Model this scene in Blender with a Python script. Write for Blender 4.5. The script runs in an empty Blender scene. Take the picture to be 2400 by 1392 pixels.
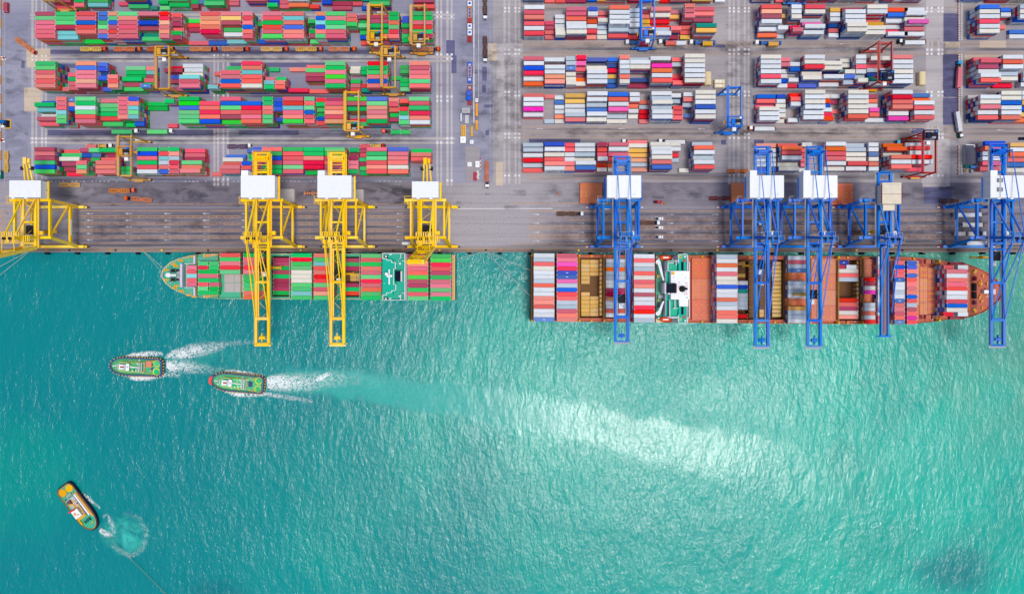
import bpy, math, random
from mathutils import Vector, Matrix
random.seed(7)
R_ = math.radians
scene = bpy.context.scene
C = scene.collection

# ---------------------------------------------------------------- camera, sky, sun, exposure
H = 490.0            # camera height over the quay (m)
M = 0.262            # metres per photo pixel on the quay
WZ = -3.6            # water level
cam = bpy.data.cameras.new('camera'); camo = bpy.data.objects.new('camera', cam); C.objects.link(camo)
camo.location = (0, 0, H); camo.rotation_euler = (0, 0, 0)
cam.sensor_width = 36; cam.lens = 36 * H / (2400 * M); cam.clip_start = 1; cam.clip_end = 5000
scene.camera = camo
SUN = Vector((0.175, -0.135, 1)).normalized()
world = bpy.data.worlds.new('World'); scene.world = world; world.use_nodes = True
wn = world.node_tree.nodes; wl = world.node_tree.links
bg = wn['Background']; sky = wn.new('ShaderNodeTexSky'); sky.sky_type = 'NISHITA'; sky.sun_disc = False
sky.sun_elevation = math.asin(SUN.z); sky.sun_rotation = math.atan2(SUN.x, SUN.y)
sky.air_density = 1.0; sky.dust_density = 3.0; sky.altitude = 0
wl.new(sky.outputs[0], bg.inputs[0]); bg.inputs[1].default_value = 0.09
sl = bpy.data.lights.new('sun', 'SUN'); sl.energy = 1.5; sl.angle = R_(13.0); sl.color = (1.0, 0.965, 0.91)
so = bpy.data.objects.new('sun', sl); C.objects.link(so); so.location = SUN * 400
so.rotation_euler = SUN.to_track_quat('Z', 'Y').to_euler()
vs = scene.view_settings; vs.view_transform = 'Standard'; vs.look = 'None'; vs.exposure = 0.42; vs.gamma = 1.0
scene.render.resolution_x = 1024; scene.render.resolution_y = 593

# ---------------------------------------------------------------- helpers
def W(px, py, z=0.0):
    """world point seen at photo pixel (px, py) when it lies at height z"""
    f = M * (H - z) / H
    return Vector(((px - 1200) * f, (696 - py) * f, z))
def lin(c): return tuple(((v / 255) / 12.92 if v / 255 <= 0.04045 else ((v / 255 + 0.055) / 1.055) ** 2.4) for v in c)

JOINED = ('lashing_sockets', 'handrails', 'white_railing', 'bulwark_stanchions', 'wheels', 'hoist_ropes', 'boom_rope', 'sheave_set', 'end_posts', 'lattice_bracing', 'deck_clutter', 'house_walkway', 'tip_platform', 'backreach_railing', 'yellow_lane_line', 'yellow_chevron_row', 'white_dash_row', 'faded_dash_row', 'orange_edge_mark', 'orange_stop_line', 'walkway_posts', 'roof_seams', 'bow_pipes')
class MB:
    def __init__(s): s.v = []; s.f = []; s.m = []; s.t = []
    def quad(s, pts, m=0, tone=0.0):
        n = len(s.v); s.v += [tuple(p) for p in pts]; s.f.append(tuple(range(n, n + len(pts)))); s.m.append(m); s.t.append(tone)
    def hexa(s, p, m=0, tone=0.0):
        n = len(s.v); s.v += [tuple(q) for q in p]
        for f in ((3, 2, 1, 0), (4, 5, 6, 7), (0, 1, 5, 4), (1, 2, 6, 5), (2, 3, 7, 6), (3, 0, 4, 7)):
            s.f.append(tuple(n + i for i in f)); s.m.append(m); s.t.append(tone)
    def box(s, x0, x1, y0, y1, z0, z1, m=0, tone=0.0):
        s.hexa([(x0, y0, z0), (x1, y0, z0), (x1, y1, z0), (x0, y1, z0), (x0, y0, z1), (x1, y0, z1), (x1, y1, z1), (x0, y1, z1)], m, tone)
    def cbox(s, cx, cy, z0, sx, sy, sz, a=0.0, m=0):
        c, d = math.cos(a), math.sin(a); p = []
        for z in (z0, z0 + sz):
            for ux, uy in ((-1, -1), (1, -1), (1, 1), (-1, 1)):
                x, y = ux * sx / 2, uy * sy / 2
                p.append((cx + x * c - y * d, cy + x * d + y * c, z))
        s.hexa(p, m)
    def bar(s, a, b, w, h=None, m=0):
        a = Vector(a); b = Vector(b); h = h or w; d = (b - a).normalized()
        up = Vector((0, 0, 1)) if abs(d.z) < 0.95 else Vector((0, 1, 0))
        r = d.cross(up).normalized(); u = r.cross(d).normalized(); p = []
        for e in (a, b):
            for i, j in ((-1, -1), (1, -1), (1, 1), (-1, 1)): p.append(e + r * (i * w / 2) + u * (j * h / 2))
        s.hexa(p, m)
    def tube(s, a, b, r, n=8, m=0, r2=None):
        a = Vector(a); b = Vector(b); d = (b - a).normalized(); r2 = r if r2 is None else r2
        up = Vector((0, 0, 1)) if abs(d.z) < 0.95 else Vector((1, 0, 0))
        x = d.cross(up).normalized(); y = d.cross(x).normalized(); k = len(s.v)
        for e, q in ((a, r), (b, r2)):
            for i in range(n):
                t = 2 * math.pi * i / n; s.v.append(tuple(e + x * (q * math.cos(t)) + y * (q * math.sin(t))))
        for i in range(n):
            j = (i + 1) % n; s.f.append((k + i, k + j, k + n + j, k + n + i)); s.m.append(m); s.t.append(0)
        s.f.append(tuple(k + i for i in range(n))); s.m.append(m); s.t.append(0)
        s.f.append(tuple(k + n + i for i in reversed(range(n)))); s.m.append(m); s.t.append(0)
    def prism(s, poly, z0, z1, m=0, poly0=None, mtop=None):
        n = len(poly); k = len(s.v); poly0 = poly0 or poly
        s.v += [(p[0], p[1], z0) for p in poly0] + [(p[0], p[1], z1) for p in poly]
        for i in range(n):
            j = (i + 1) % n; s.f.append((k + i, k + j, k + n + j, k + n + i)); s.m.append(m); s.t.append(0)
        s.f.append(tuple(k + n + i for i in range(n))); s.m.append(m if mtop is None else mtop); s.t.append(0)
        s.f.append(tuple(k + i for i in reversed(range(n)))); s.m.append(m); s.t.append(0)
    def ring(s, cx, cy, r0, r1, z0, z1, n=24, m=0):
        k = len(s.v)
        for i in range(n):
            t = 2 * math.pi * i / n; c, d = math.cos(t), math.sin(t)
            s.v += [(cx + r0 * c, cy + r0 * d, z0), (cx + r1 * c, cy + r1 * d, z0), (cx + r1 * c, cy + r1 * d, z1), (cx + r0 * c, cy + r0 * d, z1)]
        for i in range(n):
            a = k + 4 * i; b = k + 4 * ((i + 1) % n)
            for e in range(4):
                g = (e + 1) % 4; s.f.append((a + e, b + e, b + g, a + g)); s.m.append(m); s.t.append(0)
    def mesh(s, name, mats):
        me = bpy.data.meshes.new(name); me.from_pydata(s.v, [], s.f)
        for x in (mats if isinstance(mats, (list, tuple)) else [mats]): me.materials.append(x)
        me.polygons.foreach_set('material_index', s.m)
        if any(s.t):
            at = me.attributes.new('tone', 'FLOAT', 'FACE'); at.data.foreach_set('value', s.t)
        me.update(); return me
    def build(s, name, mats, parent=None, loc=None, rz=0.0):
        o = bpy.data.objects.new(name, s.mesh(name, mats)); C.objects.link(o)
        if parent: o.parent = parent
        if loc is not None: o.location = loc
        o.rotation_euler[2] = rz
        if name in JOINED: o['kind'] = 'stuff'
        return o
def tag(o, label=None, cat=None, group=None, kind=None):
    if label: o['label'] = label
    if cat: o['category'] = cat
    if group: o['group'] = group
    if kind: o['kind'] = kind
    return o
def empty(name, loc, rz=0.0):
    o = bpy.data.objects.new(name, None); C.objects.link(o); o.location = loc; o.rotation_euler[2] = rz; o.empty_display_size = 1
    return o
def link_mesh(name, me, parent=None, loc=(0, 0, 0), rz=0.0):
    o = bpy.data.objects.new(name, me); C.objects.link(o); o.location = loc; o.rotation_euler[2] = rz
    if parent: o.parent = parent
    return o
ORD = ['zeroth', 'first', 'second', 'third', 'fourth', 'fifth', 'sixth', 'seventh', 'eighth', 'ninth', 'tenth', 'eleventh', 'twelfth', 'thirteenth', 'fourteenth', 'fifteenth', 'sixteenth', 'seventeenth', 'eighteenth', 'nineteenth', 'twentieth'] + ['twenty-' + x for x in ('first', 'second', 'third', 'fourth', 'fifth', 'sixth', 'seventh', 'eighth', 'ninth')] + ['thirtieth']
def text_mesh(txt, size, ext=0.0):
    cu = bpy.data.curves.new('lettering', 'FONT'); cu.body = txt; cu.size = size; cu.resolution_u = 1; cu.align_x = 'CENTER'; cu.align_y = 'CENTER'
    o = bpy.data.objects.new('tmp', cu); C.objects.link(o)
    dg = bpy.context.evaluated_depsgraph_get(); me = bpy.data.meshes.new_from_object(o.evaluated_get(dg))
    bpy.data.objects.remove(o); bpy.data.curves.remove(cu)
    return me

# ---------------------------------------------------------------- materials
def nodes(name):
    m = bpy.data.materials.new(name); m.use_nodes = True
    nt = m.node_tree; return m, nt, nt.nodes['Principled BSDF']
def N(nt, typ, **kw):
    n = nt.nodes.new(typ)
    for k, v in kw.items():
        if k.startswith('i_'):
            key = k[2:]; n.inputs[int(key) if key.isdigit() else key].default_value = v
        else: setattr(n, k, v)
    return n
def math_(nt, op, a, b=None, clamp=False):
    n = nt.nodes.new('ShaderNodeMath'); n.operation = op; n.use_clamp = clamp
    for i, x in enumerate((a, b)):
        if x is None: continue
        if isinstance(x, (int, float)): n.inputs[i].default_value = x
        else: nt.links.new(x, n.inputs[i])
    return n.outputs[0]
def mixc(nt, fac, a, b, mode='MIX'):
    n = nt.nodes.new('ShaderNodeMix'); n.data_type = 'RGBA'; n.blend_type = mode
    for i, x in ((0, fac), (6, a), (7, b)):
        if isinstance(x, (int, float)): n.inputs[i].default_value = x
        elif isinstance(x, tuple): n.inputs[i].default_value = x + (1,) if len(x) == 3 else x
        else: nt.links.new(x, n.inputs[i])
    return n.outputs[2]
def ramp(nt, fac, lo, hi):
    n = nt.nodes.new('ShaderNodeMapRange'); n.inputs[1].default_value = lo; n.inputs[2].default_value = hi; n.interpolation_type = 'SMOOTHSTEP'
    nt.links.new(fac, n.inputs[0]); return n.outputs[0]
def noise(nt, vec, scale, detail=3, rough=0.6, dist=0.0):
    n = nt.nodes.new('ShaderNodeTexNoise'); n.inputs['Scale'].default_value = scale; n.inputs['Detail'].default_value = detail
    n.inputs['Roughness'].default_value = rough; n.inputs['Distortion'].default_value = dist
    nt.links.new(vec, n.inputs['Vector']); return n.outputs[0]
def stretch(nt, sx, sy, rz=0.0, sz=1.0):
    g = nt.nodes.new('ShaderNodeNewGeometry'); mp = nt.nodes.new('ShaderNodeMapping'); mp.vector_type = 'TEXTURE' if False else 'POINT'
    mp.inputs['Rotation'].default_value = (0, 0, rz); mp.inputs['Scale'].default_value = (sx, sy, sz)
    nt.links.new(g.outputs['Position'], mp.inputs['Vector']); return mp.outputs[0]
MATS = {}
def paint(name, rgb, rough=0.5, dirt=0.18, rust=0.0, tone=0.16, scale=0.35, k=0.86, metal=0.0, fade=0.0):
    """weathered paint: base colour, tonal difference from thing to thing, soft dirt, a little rust"""
    if name in MATS: return MATS[name]
    m, nt, b = nodes(name); base = tuple(c * k for c in lin(rgb))
    pos = stretch(nt, 1, 1)
    oi = N(nt, 'ShaderNodeObjectInfo'); at = N(nt, 'ShaderNodeAttribute', attribute_name='tone')
    rnd = math_(nt, 'ADD', oi.outputs['Random'], at.outputs['Fac']); rnd = math_(nt, 'FRACT', rnd)
    val = math_(nt, 'ADD', math_(nt, 'MULTIPLY', rnd, tone * 2), 1 - tone * 1.25)
    hs = N(nt, 'ShaderNodeHueSaturation'); hs.inputs['Color'].default_value = base + (1,)
    nt.links.new(val, hs.inputs['Value'])
    r2 = math_(nt, 'FRACT', math_(nt, 'MULTIPLY', rnd, 7.31))
    nt.links.new(math_(nt, 'ADD', math_(nt, 'MULTIPLY', r2, 0.02), 0.49), hs.inputs['Hue'])
    nt.links.new(math_(nt, 'ADD', math_(nt, 'MULTIPLY', math_(nt, 'FRACT', math_(nt, 'MULTIPLY', rnd, 13.7)), 0.22), 0.86), hs.inputs['Saturation'])
    col = hs.outputs[0]
    d = ramp(nt, noise(nt, pos, scale, 4, 0.65), 0.42, 0.75)
    grey = tuple(0.5 * c + 0.07 for c in base)
    col = mixc(nt, math_(nt, 'MULTIPLY', d, dirt), col, grey)
    sp = ramp(nt, noise(nt, pos, scale * 5, 2, 0.5), 0.70, 0.78)
    col = mixc(nt, math_(nt, 'MULTIPLY', sp, dirt * 1.5), col, tuple(0.35 * c for c in base))
    if rust:
        rn = ramp(nt, noise(nt, stretch(nt, 1.0, 0.5), 0.55, 4, 0.7, 0.4), 0.70 - rust * 0.2, 0.78 - rust * 0.2)
        col = mixc(nt, math_(nt, 'MULTIPLY', rn, 0.75), col, lin((176, 104, 48)))
    nt.links.new(col, b.inputs['Base Color']); b.inputs['Roughness'].default_value = min(0.95, rough + 0.28); b.inputs['Metallic'].default_value = metal; b.inputs['Specular IOR Level'].default_value = 0.18
    MATS[name] = m; return m
def plain(name, rgb, rough=0.6, k=0.86, metal=0.0):
    return paint(name, rgb, rough, 0.14, 0, 0.05, 0.6, k, metal)

COL = {  # code: (name in words, rgb)
 'r': ('rose', (236, 108, 126)), 'R': ('crimson', (250, 52, 72)), 'm': ('dark pink', (186, 70, 102)), 's': ('salmon', (252, 122, 112)),
 'o': ('orange', (252, 104, 56)), 'p': ('peach', (252, 168, 134)), 'g': ('green', (8, 200, 98)), 'G': ('bright green', (4, 226, 44)),
 'l': ('pale green', (104, 220, 138)), 't': ('teal', (0, 160, 140)), 'c': ('light cyan', (126, 212, 216)), 'b': ('blue', (0, 92, 222)),
 'B': ('pale blue', (84, 132, 206)), 'w': ('white', (226, 232, 238)), 'W': ('cream white', (234, 230, 218)), 'n': ('grey', (188, 204, 218)),
 'y': ('yellow', (244, 186, 72)), 'k': ('magenta', (255, 72, 186)), 'd': ('navy blue', (0, 74, 156)), 'v': ('cobalt blue', (62, 92, 190))}
CM = {}
for kx, (nm, rgb) in COL.items():
    wh = kx in 'wWn'
    CM[kx] = paint('container paint ' + nm, rgb, 0.5, 0.22 if wh else 0.15, 0.22 if kx in 'Wn' else (0.12 if kx == 'w' else 0.0), 0.07 if wh else 0.18, 0.4, 0.86 if wh else 0.84)
m_cast = plain('corner casting', (236, 226, 220)); m_dark = plain('dark steel', (44, 44, 52)); m_rubber = plain('tyre rubber', (30, 30, 34), 0.8)
m_white = plain('white paint', (240, 243, 246), 0.45, 0.95); m_yel = paint('crane yellow', (255, 208, 0), 0.4, 0.10, 0, 0.05, 0.25, 0.98); m_blue = paint('crane blue', (0, 120, 226), 0.4, 0.08, 0, 0.05, 0.5, 0.9)
m_letter_navy = plain('lettering navy', (40, 56, 110)); m_star = plain('lettering sky blue', (90, 180, 220)); m_letter_white = plain('lettering white', (236, 240, 240))
m_rtg = paint('gantry ochre', (222, 164, 62), 0.45, 0.2, 0, 0.1, 0.5); m_rtgy = paint('gantry yellow', (245, 182, 0), 0.42, 0.18, 0, 0.05, 0.5)
m_red = paint('gantry red', (196, 46, 38), 0.45, 0.2, 0, 0.06, 0.5); m_steel = plain('galvanised steel', (176, 178, 184), 0.5); m_glass = plain('dark window glass', (30, 44, 62), 0.15)

# ---------------------------------------------------------------- ground
def asphalt(name, c1, c2, streak=0.5, patch=0.5, pale=False):
    m, nt, b = nodes(name)
    a = noise(nt, stretch(nt, 0.012, 0.03), 1.0, 5, 0.6); s = noise(nt, stretch(nt, 0.006, 0.55), 1.0, 4, 0.6)
    f = noise(nt, stretch(nt, 1, 1), 0.9, 5, 0.75); sp = ramp(nt, noise(nt, stretch(nt, 0.6, 1.0), 0.32, 3, 0.55), 0.66, 0.74)
    col = mixc(nt, ramp(nt, a, 0.35, 0.65), lin(c1), lin(c2))
    if pale:      # dusty, bleached ground where the middle road runs out onto the quay, and at the far left berth
        g = N(nt, 'ShaderNodeNewGeometry'); sp2 = N(nt, 'ShaderNodeSeparateXYZ'); nt.links.new(g.outputs['Position'], sp2.inputs[0])
        wob = math_(nt, 'MULTIPLY', math_(nt, 'SUBTRACT', noise(nt, stretch(nt, 1, 0.6), 0.035, 4, 0.6), 0.5), 90)
        d = math_(nt, 'ABSOLUTE', math_(nt, 'ADD', math_(nt, 'ADD', sp2.outputs[0], 12.0), wob)); f1 = math_(nt, 'SUBTRACT', 1.0, ramp(nt, d, 22, 62))
        f2 = math_(nt, 'SUBTRACT', 1.0, ramp(nt, math_(nt, 'ADD', sp2.outputs[0], wob), -285, -255)); f2 = math_(nt, 'MULTIPLY', f2, 0.6)
        col = mixc(nt, math_(nt, 'MULTIPLY', math_(nt, 'MAXIMUM', f1, f2), 0.9), col, lin((172, 167, 172)))
    col = mixc(nt, math_(nt, 'MULTIPLY', ramp(nt, s, 0.45, 0.70), streak), col, tuple(0.45 * v for v in lin(c2)))
    col = mixc(nt, math_(nt, 'MULTIPLY', sp, 0.45), col, tuple(0.35 * v for v in lin(c2)))
    col = mixc(nt, math_(nt, 'MULTIPLY', ramp(nt, f, 0.35, 0.75), 0.32), col, tuple(0.55 * v for v in lin(c1)))
    nt.links.new(col, b.inputs['Base Color']); b.inputs['Roughness'].default_value = 0.95; b.inputs['Specular IOR Level'].default_value = 0.2
    bp = N(nt, 'ShaderNodeBump'); bp.inputs['Strength'].default_value = 0.3; bp.inputs['Distance'].default_value = 0.05
    nt.links.new(f, bp.inputs['Height']); nt.links.new(bp.outputs[0], b.inputs['Normal'])
    return m
g_yardL = asphalt('bluish yard asphalt', (156, 156, 174), (134, 135, 158), 0.16)
g_yardR = asphalt('grey yard asphalt', (172, 166, 168), (150, 145, 152), 0.18)
g_apron = asphalt('worn quay asphalt', (138, 133, 144), (116, 111, 124), 0.22, pale=True)
g_apron2 = asphalt('pale quay asphalt', (160, 154, 158), (146, 141, 148), 0.15)
g_conc = asphalt('pale concrete', (190, 184, 184), (174, 168, 172), 0.25)
g_beige = asphalt('beige concrete', (206, 190, 170), (192, 176, 160), 0.25)
g_dark = asphalt('fresh dark asphalt', (108, 108, 142), (94, 94, 130), 0.3)
g_navy = asphalt('oil darkened asphalt', (78, 78, 100), (58, 58, 84), 0.4)
g_tan = asphalt('tan runway concrete', (178, 164, 156), (160, 148, 146), 0.5)
g_edge = asphalt('quay edge concrete', (168, 148, 132), (138, 122, 116), 0.6)

QY = (696 - 591) * M      # quay face
quay = MB()
quay.box(-900, 900, QY, 900, WZ - 12, -0.02)
tag(quay.build('quay_ground', g_yardL), kind='structure')
SH = [0]
def sheet(name, x0, y0, x1, y1, m, parent=None, z=None):
    """flat paving given by its photo rectangle on the ground; each lies about a millimetre over the one before"""
    SH[0] += 1; z = 0.004 + SH[0] * 0.0006 if z is None else z
    a = W(x0, y0); b = W(x1, y1); q = MB(); q.quad([(a.x, b.y, z), (b.x, b.y, z), (b.x, a.y, z), (a.x, a.y, z)])
    o = q.build(name, m, parent)
    if not parent: tag(o, kind='structure')
    return o
yardR = sheet('yard_pavement', 1155, -2200, 4600, 440, g_yardR)
yardL = sheet('yard_road', -2200, -2200, 1155, 440, g_yardL)
apron = sheet('quay_apron', -2200, 428, 4600, 590.5, g_apron)
def slabs(parent, m, name, rects):
    for r in rects: sheet(name, *r, m, parent)
slabs(apron, g_apron2, 'rail_bed', [(-900, 485.5, 1040, 488), (1240, 485.5, 3300, 488), (-900, 578, 3300, 580)])
m_railsteel = plain('rail steel', (120, 112, 112), 0.4)
slabs(apron, m_railsteel, 'crane_rail', [(-1500, 486.6, 3300, 487.2), (-1500, 578.7, 3300, 579.3)])
slabs(apron, g_edge, 'edge_slab', [(-2200, 580.5, 4600, 590.4)])
slabs(apron, g_dark, 'paving_patch', [(2165, 440, 2230, 478)])
slabs(yardL, g_conc, 'runway_strip', [(118, 131, 1066, 137), (118, 141, 1066, 146.5), (70, 322, 1066, 328), (70, 332.5, 1066, 338), (70, 33, 1066, 38), (70, 42, 1066, 46)])
slabs(yardL, g_conc, 'crossing_strip', [(x, -40, x + w, 436) for x, w in ((73.5, 5.5), (82.5, 5), (96, 5.5), (105, 5), (1022.5, 5), (1031.5, 5), (1046, 5.5), (1056, 5))] + [(x, -40, x + 5, 436) for x in (500, 508.5, 521, 531.5)])
slabs(yardL, g_dark, 'paving_patch', [(112, 117, 1020, 127), (112, 305, 500, 318), (560, 306, 700, 317), (50, 143, 58, 160), (1058, 130, 1070, 172), (1046, 95, 1066, 130), (110, 150, 200, 160), (540, 148, 800, 158)])
slabs(yardL, g_beige, 'concrete_pad', [(62, 115, 118, 159), (56.5, 206, 96, 262)])
slabs(yardR, g_conc, 'crossing_strip', [(x, -40, x + 5, 432) for x in (1180, 1191, 1206, 1215)] + [(x, -40, x + w, 432) for x, w in ((1707, 6), (1717, 5), (1728, 6), (1743, 5), (1752, 5))])
slabs(yardR, g_conc, 'concrete_pad', [(2170, -60, 2212, 430), (2160, 314, 2226, 430), (2162, 438, 2226, 431)])
slabs(yardR, g_tan, 'runway_strip', [(1215, y0, 3200, y1) for y0, y1 in ((97, 112), (121, 131), (296, 302), (306, 312), (317, 326), (16, 21))])
slabs(yardR, g_conc, 'crossing_strip', [(2172, -60, 2178, 430), (2182, -60, 2187, 430), (2197, -60, 2203, 430), (2206, -60, 2212, 430)])
slabs(yardR, g_beige, 'concrete_pad', [(1144, 102, 1164, 143), (1162, 380, 1179, 435), (2215, 100, 2250, 113), (2296, 96, 2334, 113), (2334, 96, 2358, 113), (2260, 129, 2350, 150)])
slabs(yardR, g_conc, 'concrete_pad', [(1164, 146, 1181, 186), (1164, 103, 1225, 146), (1166, 195, 1182, 228), (1166, 311, 1220, 330)])
slabs(yardR, g_dark, 'paving_patch', [(2210, 128, 2250, 228), (2210, 230, 2248, 293), (2211, 32, 2248, 98), (1130, 157, 1141, 190), (1130, 200, 1139, 218), (1134, 246, 1154, 253), (1138, 306, 1146, 318), (1240, 326, 1360, 338), (1767, 328, 1790, 338), (1690, 328, 1702, 340), (2136, 301, 2165, 313), (1650, 105, 1700, 112)])
# painted pads, arrows and lane lines
m_road_white = plain('road paint white', (236, 234, 238)); m_road_yel = plain('road paint yellow', (232, 178, 60)); m_road_pale = plain('worn road paint', (186, 180, 184))
def worn_paint(m, lo, hi):
    nt = m.node_tree; b = nt.nodes['Principled BSDF']; nt.links.new(math_(nt, 'MULTIPLY', ramp(nt, noise(nt, stretch(nt, 0.16, 0.5), 1.0, 5, 0.7), lo, hi), 0.9), b.inputs['Alpha']); return m
m_line_yel = worn_paint(plain('worn yellow lane paint', (240, 176, 40)), 0.26, 0.52)
for y in (30, 40, 128.5, 138.5, 227, 237, 324.5, 335, 423.5):
    for x in (1025, 1034, 1048.5, 1058.5):
        if (x + y) % 3 < 2.2: sheet('painted_pad', x - 2.6, y - 2.6, x + 2.6, y + 2.6, m_road_white, yardL)
for y in (132, 141.5, 325, 334):
    for x in (76, 85, 98.5, 107.5): sheet('painted_pad', x - 2.2, y - 2.2, x + 2.2, y + 2.2, m_road_white, yardL)
for y in (131, 225, 326, 335, 421.5):
    for x in (502, 511, 524, 534): sheet('painted_pad', x - 2.2, y - 2, x + 2.2, y + 2, m_road_white, yardL)
for y in (20, 28, 117.5, 127, 216, 225, 314.5, 323.5, 412):
    for x in (1184, 1193, 1208, 1217): sheet('painted_pad', x - 2.5, y - 2.3, x + 2.5, y + 2.3, m_road_white, yardR)
    for x in (1710, 1720, 1731, 1746, 1755): sheet('painted_pad', x - 2.5, y - 2.3, x + 2.5, y + 2.3, m_road_white, yardR)
    for x in (2173, 2183, 2199.5, 2208.5): sheet('painted_pad', x - 2.6, y - 2.5, x + 2.6, y + 2.5, m_road_white, yardR)
def marking(name, m, parent, polys):
    q = MB()
    for p in polys:
        SH[0] += 0; q.quad([(v.x, v.y, 0.42) for v in p])
    o = q.build(name, m, parent); o.location.z = -0.42 + 0.004 + SH[0] * 0.0006 + 0.01; SH[0] += 1
    return o
def hline(x0, x1, y, t): return [W(x0, y + t), W(x1, y + t), W(x1, y - t), W(x0, y - t)]
yl = [hline(x0, x1, y, 0.36) for y in (506, 511, 522, 526.5, 538, 542.5, 554, 558.5) for x0, x1 in ((186, 560), (700, 735), (862, 968))]
yl += [hline(1240 if i else 1330, 2235, y, 0.4) for i, y in enumerate((516, 529.5, 537.5, 550.5, 559))]
yl += [hline(1240, 2235, 495, 0.5), hline(1200, 2400, 572, 0.5), hline(0, 1000, 478.5, 0.4), hline(0, 960, 494, 0.5), hline(1195, 1420, 477, 0.5), hline(0, 1000, 571, 0.4), hline(1240, 1700, 418, 0.4)]
marking('yellow_lane_line', m_line_yel, apron, yl)
ch = []
def chevron(x, y, s, d):
    for k in (1, -1): ch.append([W(x - d * s, y), W(x - d * s + 1.3, y), W(x + d * s + 1.3, y + k * s * 1.3), W(x + d * s, y + k * s * 1.3)][::1 if k * d < 0 else -1])
for y in (508.5, 524.3, 540.3, 556.2):
    for i in range(47):
        x = 180 + 18.2 * i
        if not (565 < x < 700 or 735 < x < 860) or i % 1 == 0: chevron(x, y, 1.7, 1)
for y in (512, 533.5, 554.8):
    for i in range(73): chevron(1245 + 13.5 * i, y, 2.3, -1)
marking('yellow_chevron_row', worn_paint(plain('worn yellow chevron paint', (246, 176, 30)), 0.18, 0.42), apron, ch)
def arrow(x, y, d, L=17):
    q = [W(x, y), W(x + d * L * 0.42, y + 1.7), W(x + d * L * 0.42, y + 0.5), W(x + d * L, y + 0.5), W(x + d * L, y - 0.5), W(x + d * L * 0.42, y - 0.5), W(x + d * L * 0.42, y - 1.7)]
    if d > 0: return q
    return q[::-1]
for y in (501, 516.7, 532.2, 547.8, 563):
    for i in range(9): marking('lane_arrow', m_road_white, apron, [arrow(202 + 90.7 * i, y, 1)])
for y in (503, 523.5, 545, 565.6):
    for i in range(10): marking('lane_arrow', m_road_white, apron, [arrow(1266 + 104.8 * i, y, -1)])
for x, y in ((1256, 302.5), (1448, 302.5), (1635, 302.5), (1632, 335), (1966, 104), (1962, 304), (2130, 304), (2335, 305)): marking('lane_arrow', m_road_white, yardR, [arrow(x, y, 1)])
marking('white_line', m_road_white, apron, [hline(1062, 1295, 489, 0.9)])
marking('white_dash_row', m_road_white, apron, [hline(120 + 9.5 * i + random.uniform(-2, 2), 120 + 9.5 * i + random.uniform(2, 5), 425.5, 0.6) for i in range(92) if random.random() < 0.62])
marking('faded_dash_row', m_road_pale, yardR, [hline(x, x + 4.5, y, 0.5) for y in (124.5, 319.5) for x in range(1350, 2170, 8)] + [hline(1150 - 2 + 0, 1150 - 0.6, y, 40) for y in (60, 150, 240, 330)])
marking('orange_edge_mark', plain('road paint orange', (232, 150, 60)), apron, [hline(x, x + 5, 585.5, 1.2) for x in range(30, 1240, 76)])
marking('orange_stop_line', plain('road paint amber', (238, 160, 80)), apron, [hline(0, 9 + 8 * (i % 2), y, 0.5) for i, y in enumerate((496, 503, 508, 512, 518, 523, 528, 534, 539, 545, 550, 556))])
# rubber and oil worked into the paving where the tyres run
def worn_material(name, rgb, sx, sy, lo, hi, peak):
    m, nt, b = nodes(name); at = N(nt, 'ShaderNodeAttribute', attribute_name='wear_amount'); n1 = noise(nt, stretch(nt, sx, sy), 1.0, 5, 0.65, 0.3)
    a = math_(nt, 'MULTIPLY', ramp(nt, n1, lo, hi), at.outputs['Fac']); nt.links.new(math_(nt, 'MULTIPLY', a, peak), b.inputs['Alpha'])
    b.inputs['Base Color'].default_value = tuple(lin(rgb)) + (1,); b.inputs['Roughness'].default_value = 0.8; return m
m_tyre = worn_material('tyre rubber streaks', (44, 42, 56), 0.02, 0.5, 0.30, 0.70, 0.46); m_oil = worn_material('oil blotches', (36, 34, 48), 0.10, 0.22, 0.40, 0.72, 0.36)
def wear(name, parent, m, x0, x1, y0, y1):
    """band of wear between photo rows y0 and y1 that fades out to its edges"""
    SH[0] += 1; z = 0.004 + SH[0] * 0.0006; v = []; d = []; f = []; nx = 8; ny = 6
    for i in range(nx + 1):
        for j in range(ny + 1):
            p = W(x0 + (x1 - x0) * i / nx, y0 + (y1 - y0) * j / ny); v.append((p.x, p.y, z)); t = 2 * j / ny - 1; d.append((1 - t * t) * (0.0 if i in (0, nx) else 1.0))
    for i in range(nx):
        for j in range(ny): k = i * (ny + 1) + j; f.append((k, k + ny + 1, k + ny + 2, k + 1))
    f = [q[::-1] for q in f]
    me = bpy.data.meshes.new(name); me.from_pydata(v, [], f); me.materials.append(m); at = me.attributes.new('wear_amount', 'FLOAT', 'POINT'); at.data.foreach_set('value', d)
    return link_mesh(name, me, parent)
for (x0, x1, y0, y1) in ((150, 1010, 498, 505), (150, 1010, 513.5, 520), (150, 1010, 529, 535), (150, 1010, 545, 551), (150, 1010, 560, 567), (1230, 2600, 498, 507), (1230, 2600, 519, 528), (1230, 2600, 541, 549), (1230, 2600, 562, 570), (-100, 1040, 569, 580), (1150, 2600, 568, 581), (-100, 1040, 414, 432), (1230, 2170, 404, 424), (2210, 2600, 406, 424), (-100, 1000, 580, 591), (1150, 2600, 580, 591)): wear('tyre_streaks', apron, m_tyre, x0, x1, y0, y1)
for (x0, x1, y0, y1) in ((60, 520, 424, 486), (400, 1030, 424, 484), (860, 1010, 426, 480), (1240, 1720, 424, 480), (1700, 2450, 424, 484), (100, 560, 494, 578), (1240, 2400, 494, 578)): wear('oil_stain', apron, m_oil, x0, x1, y0, y1)
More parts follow.
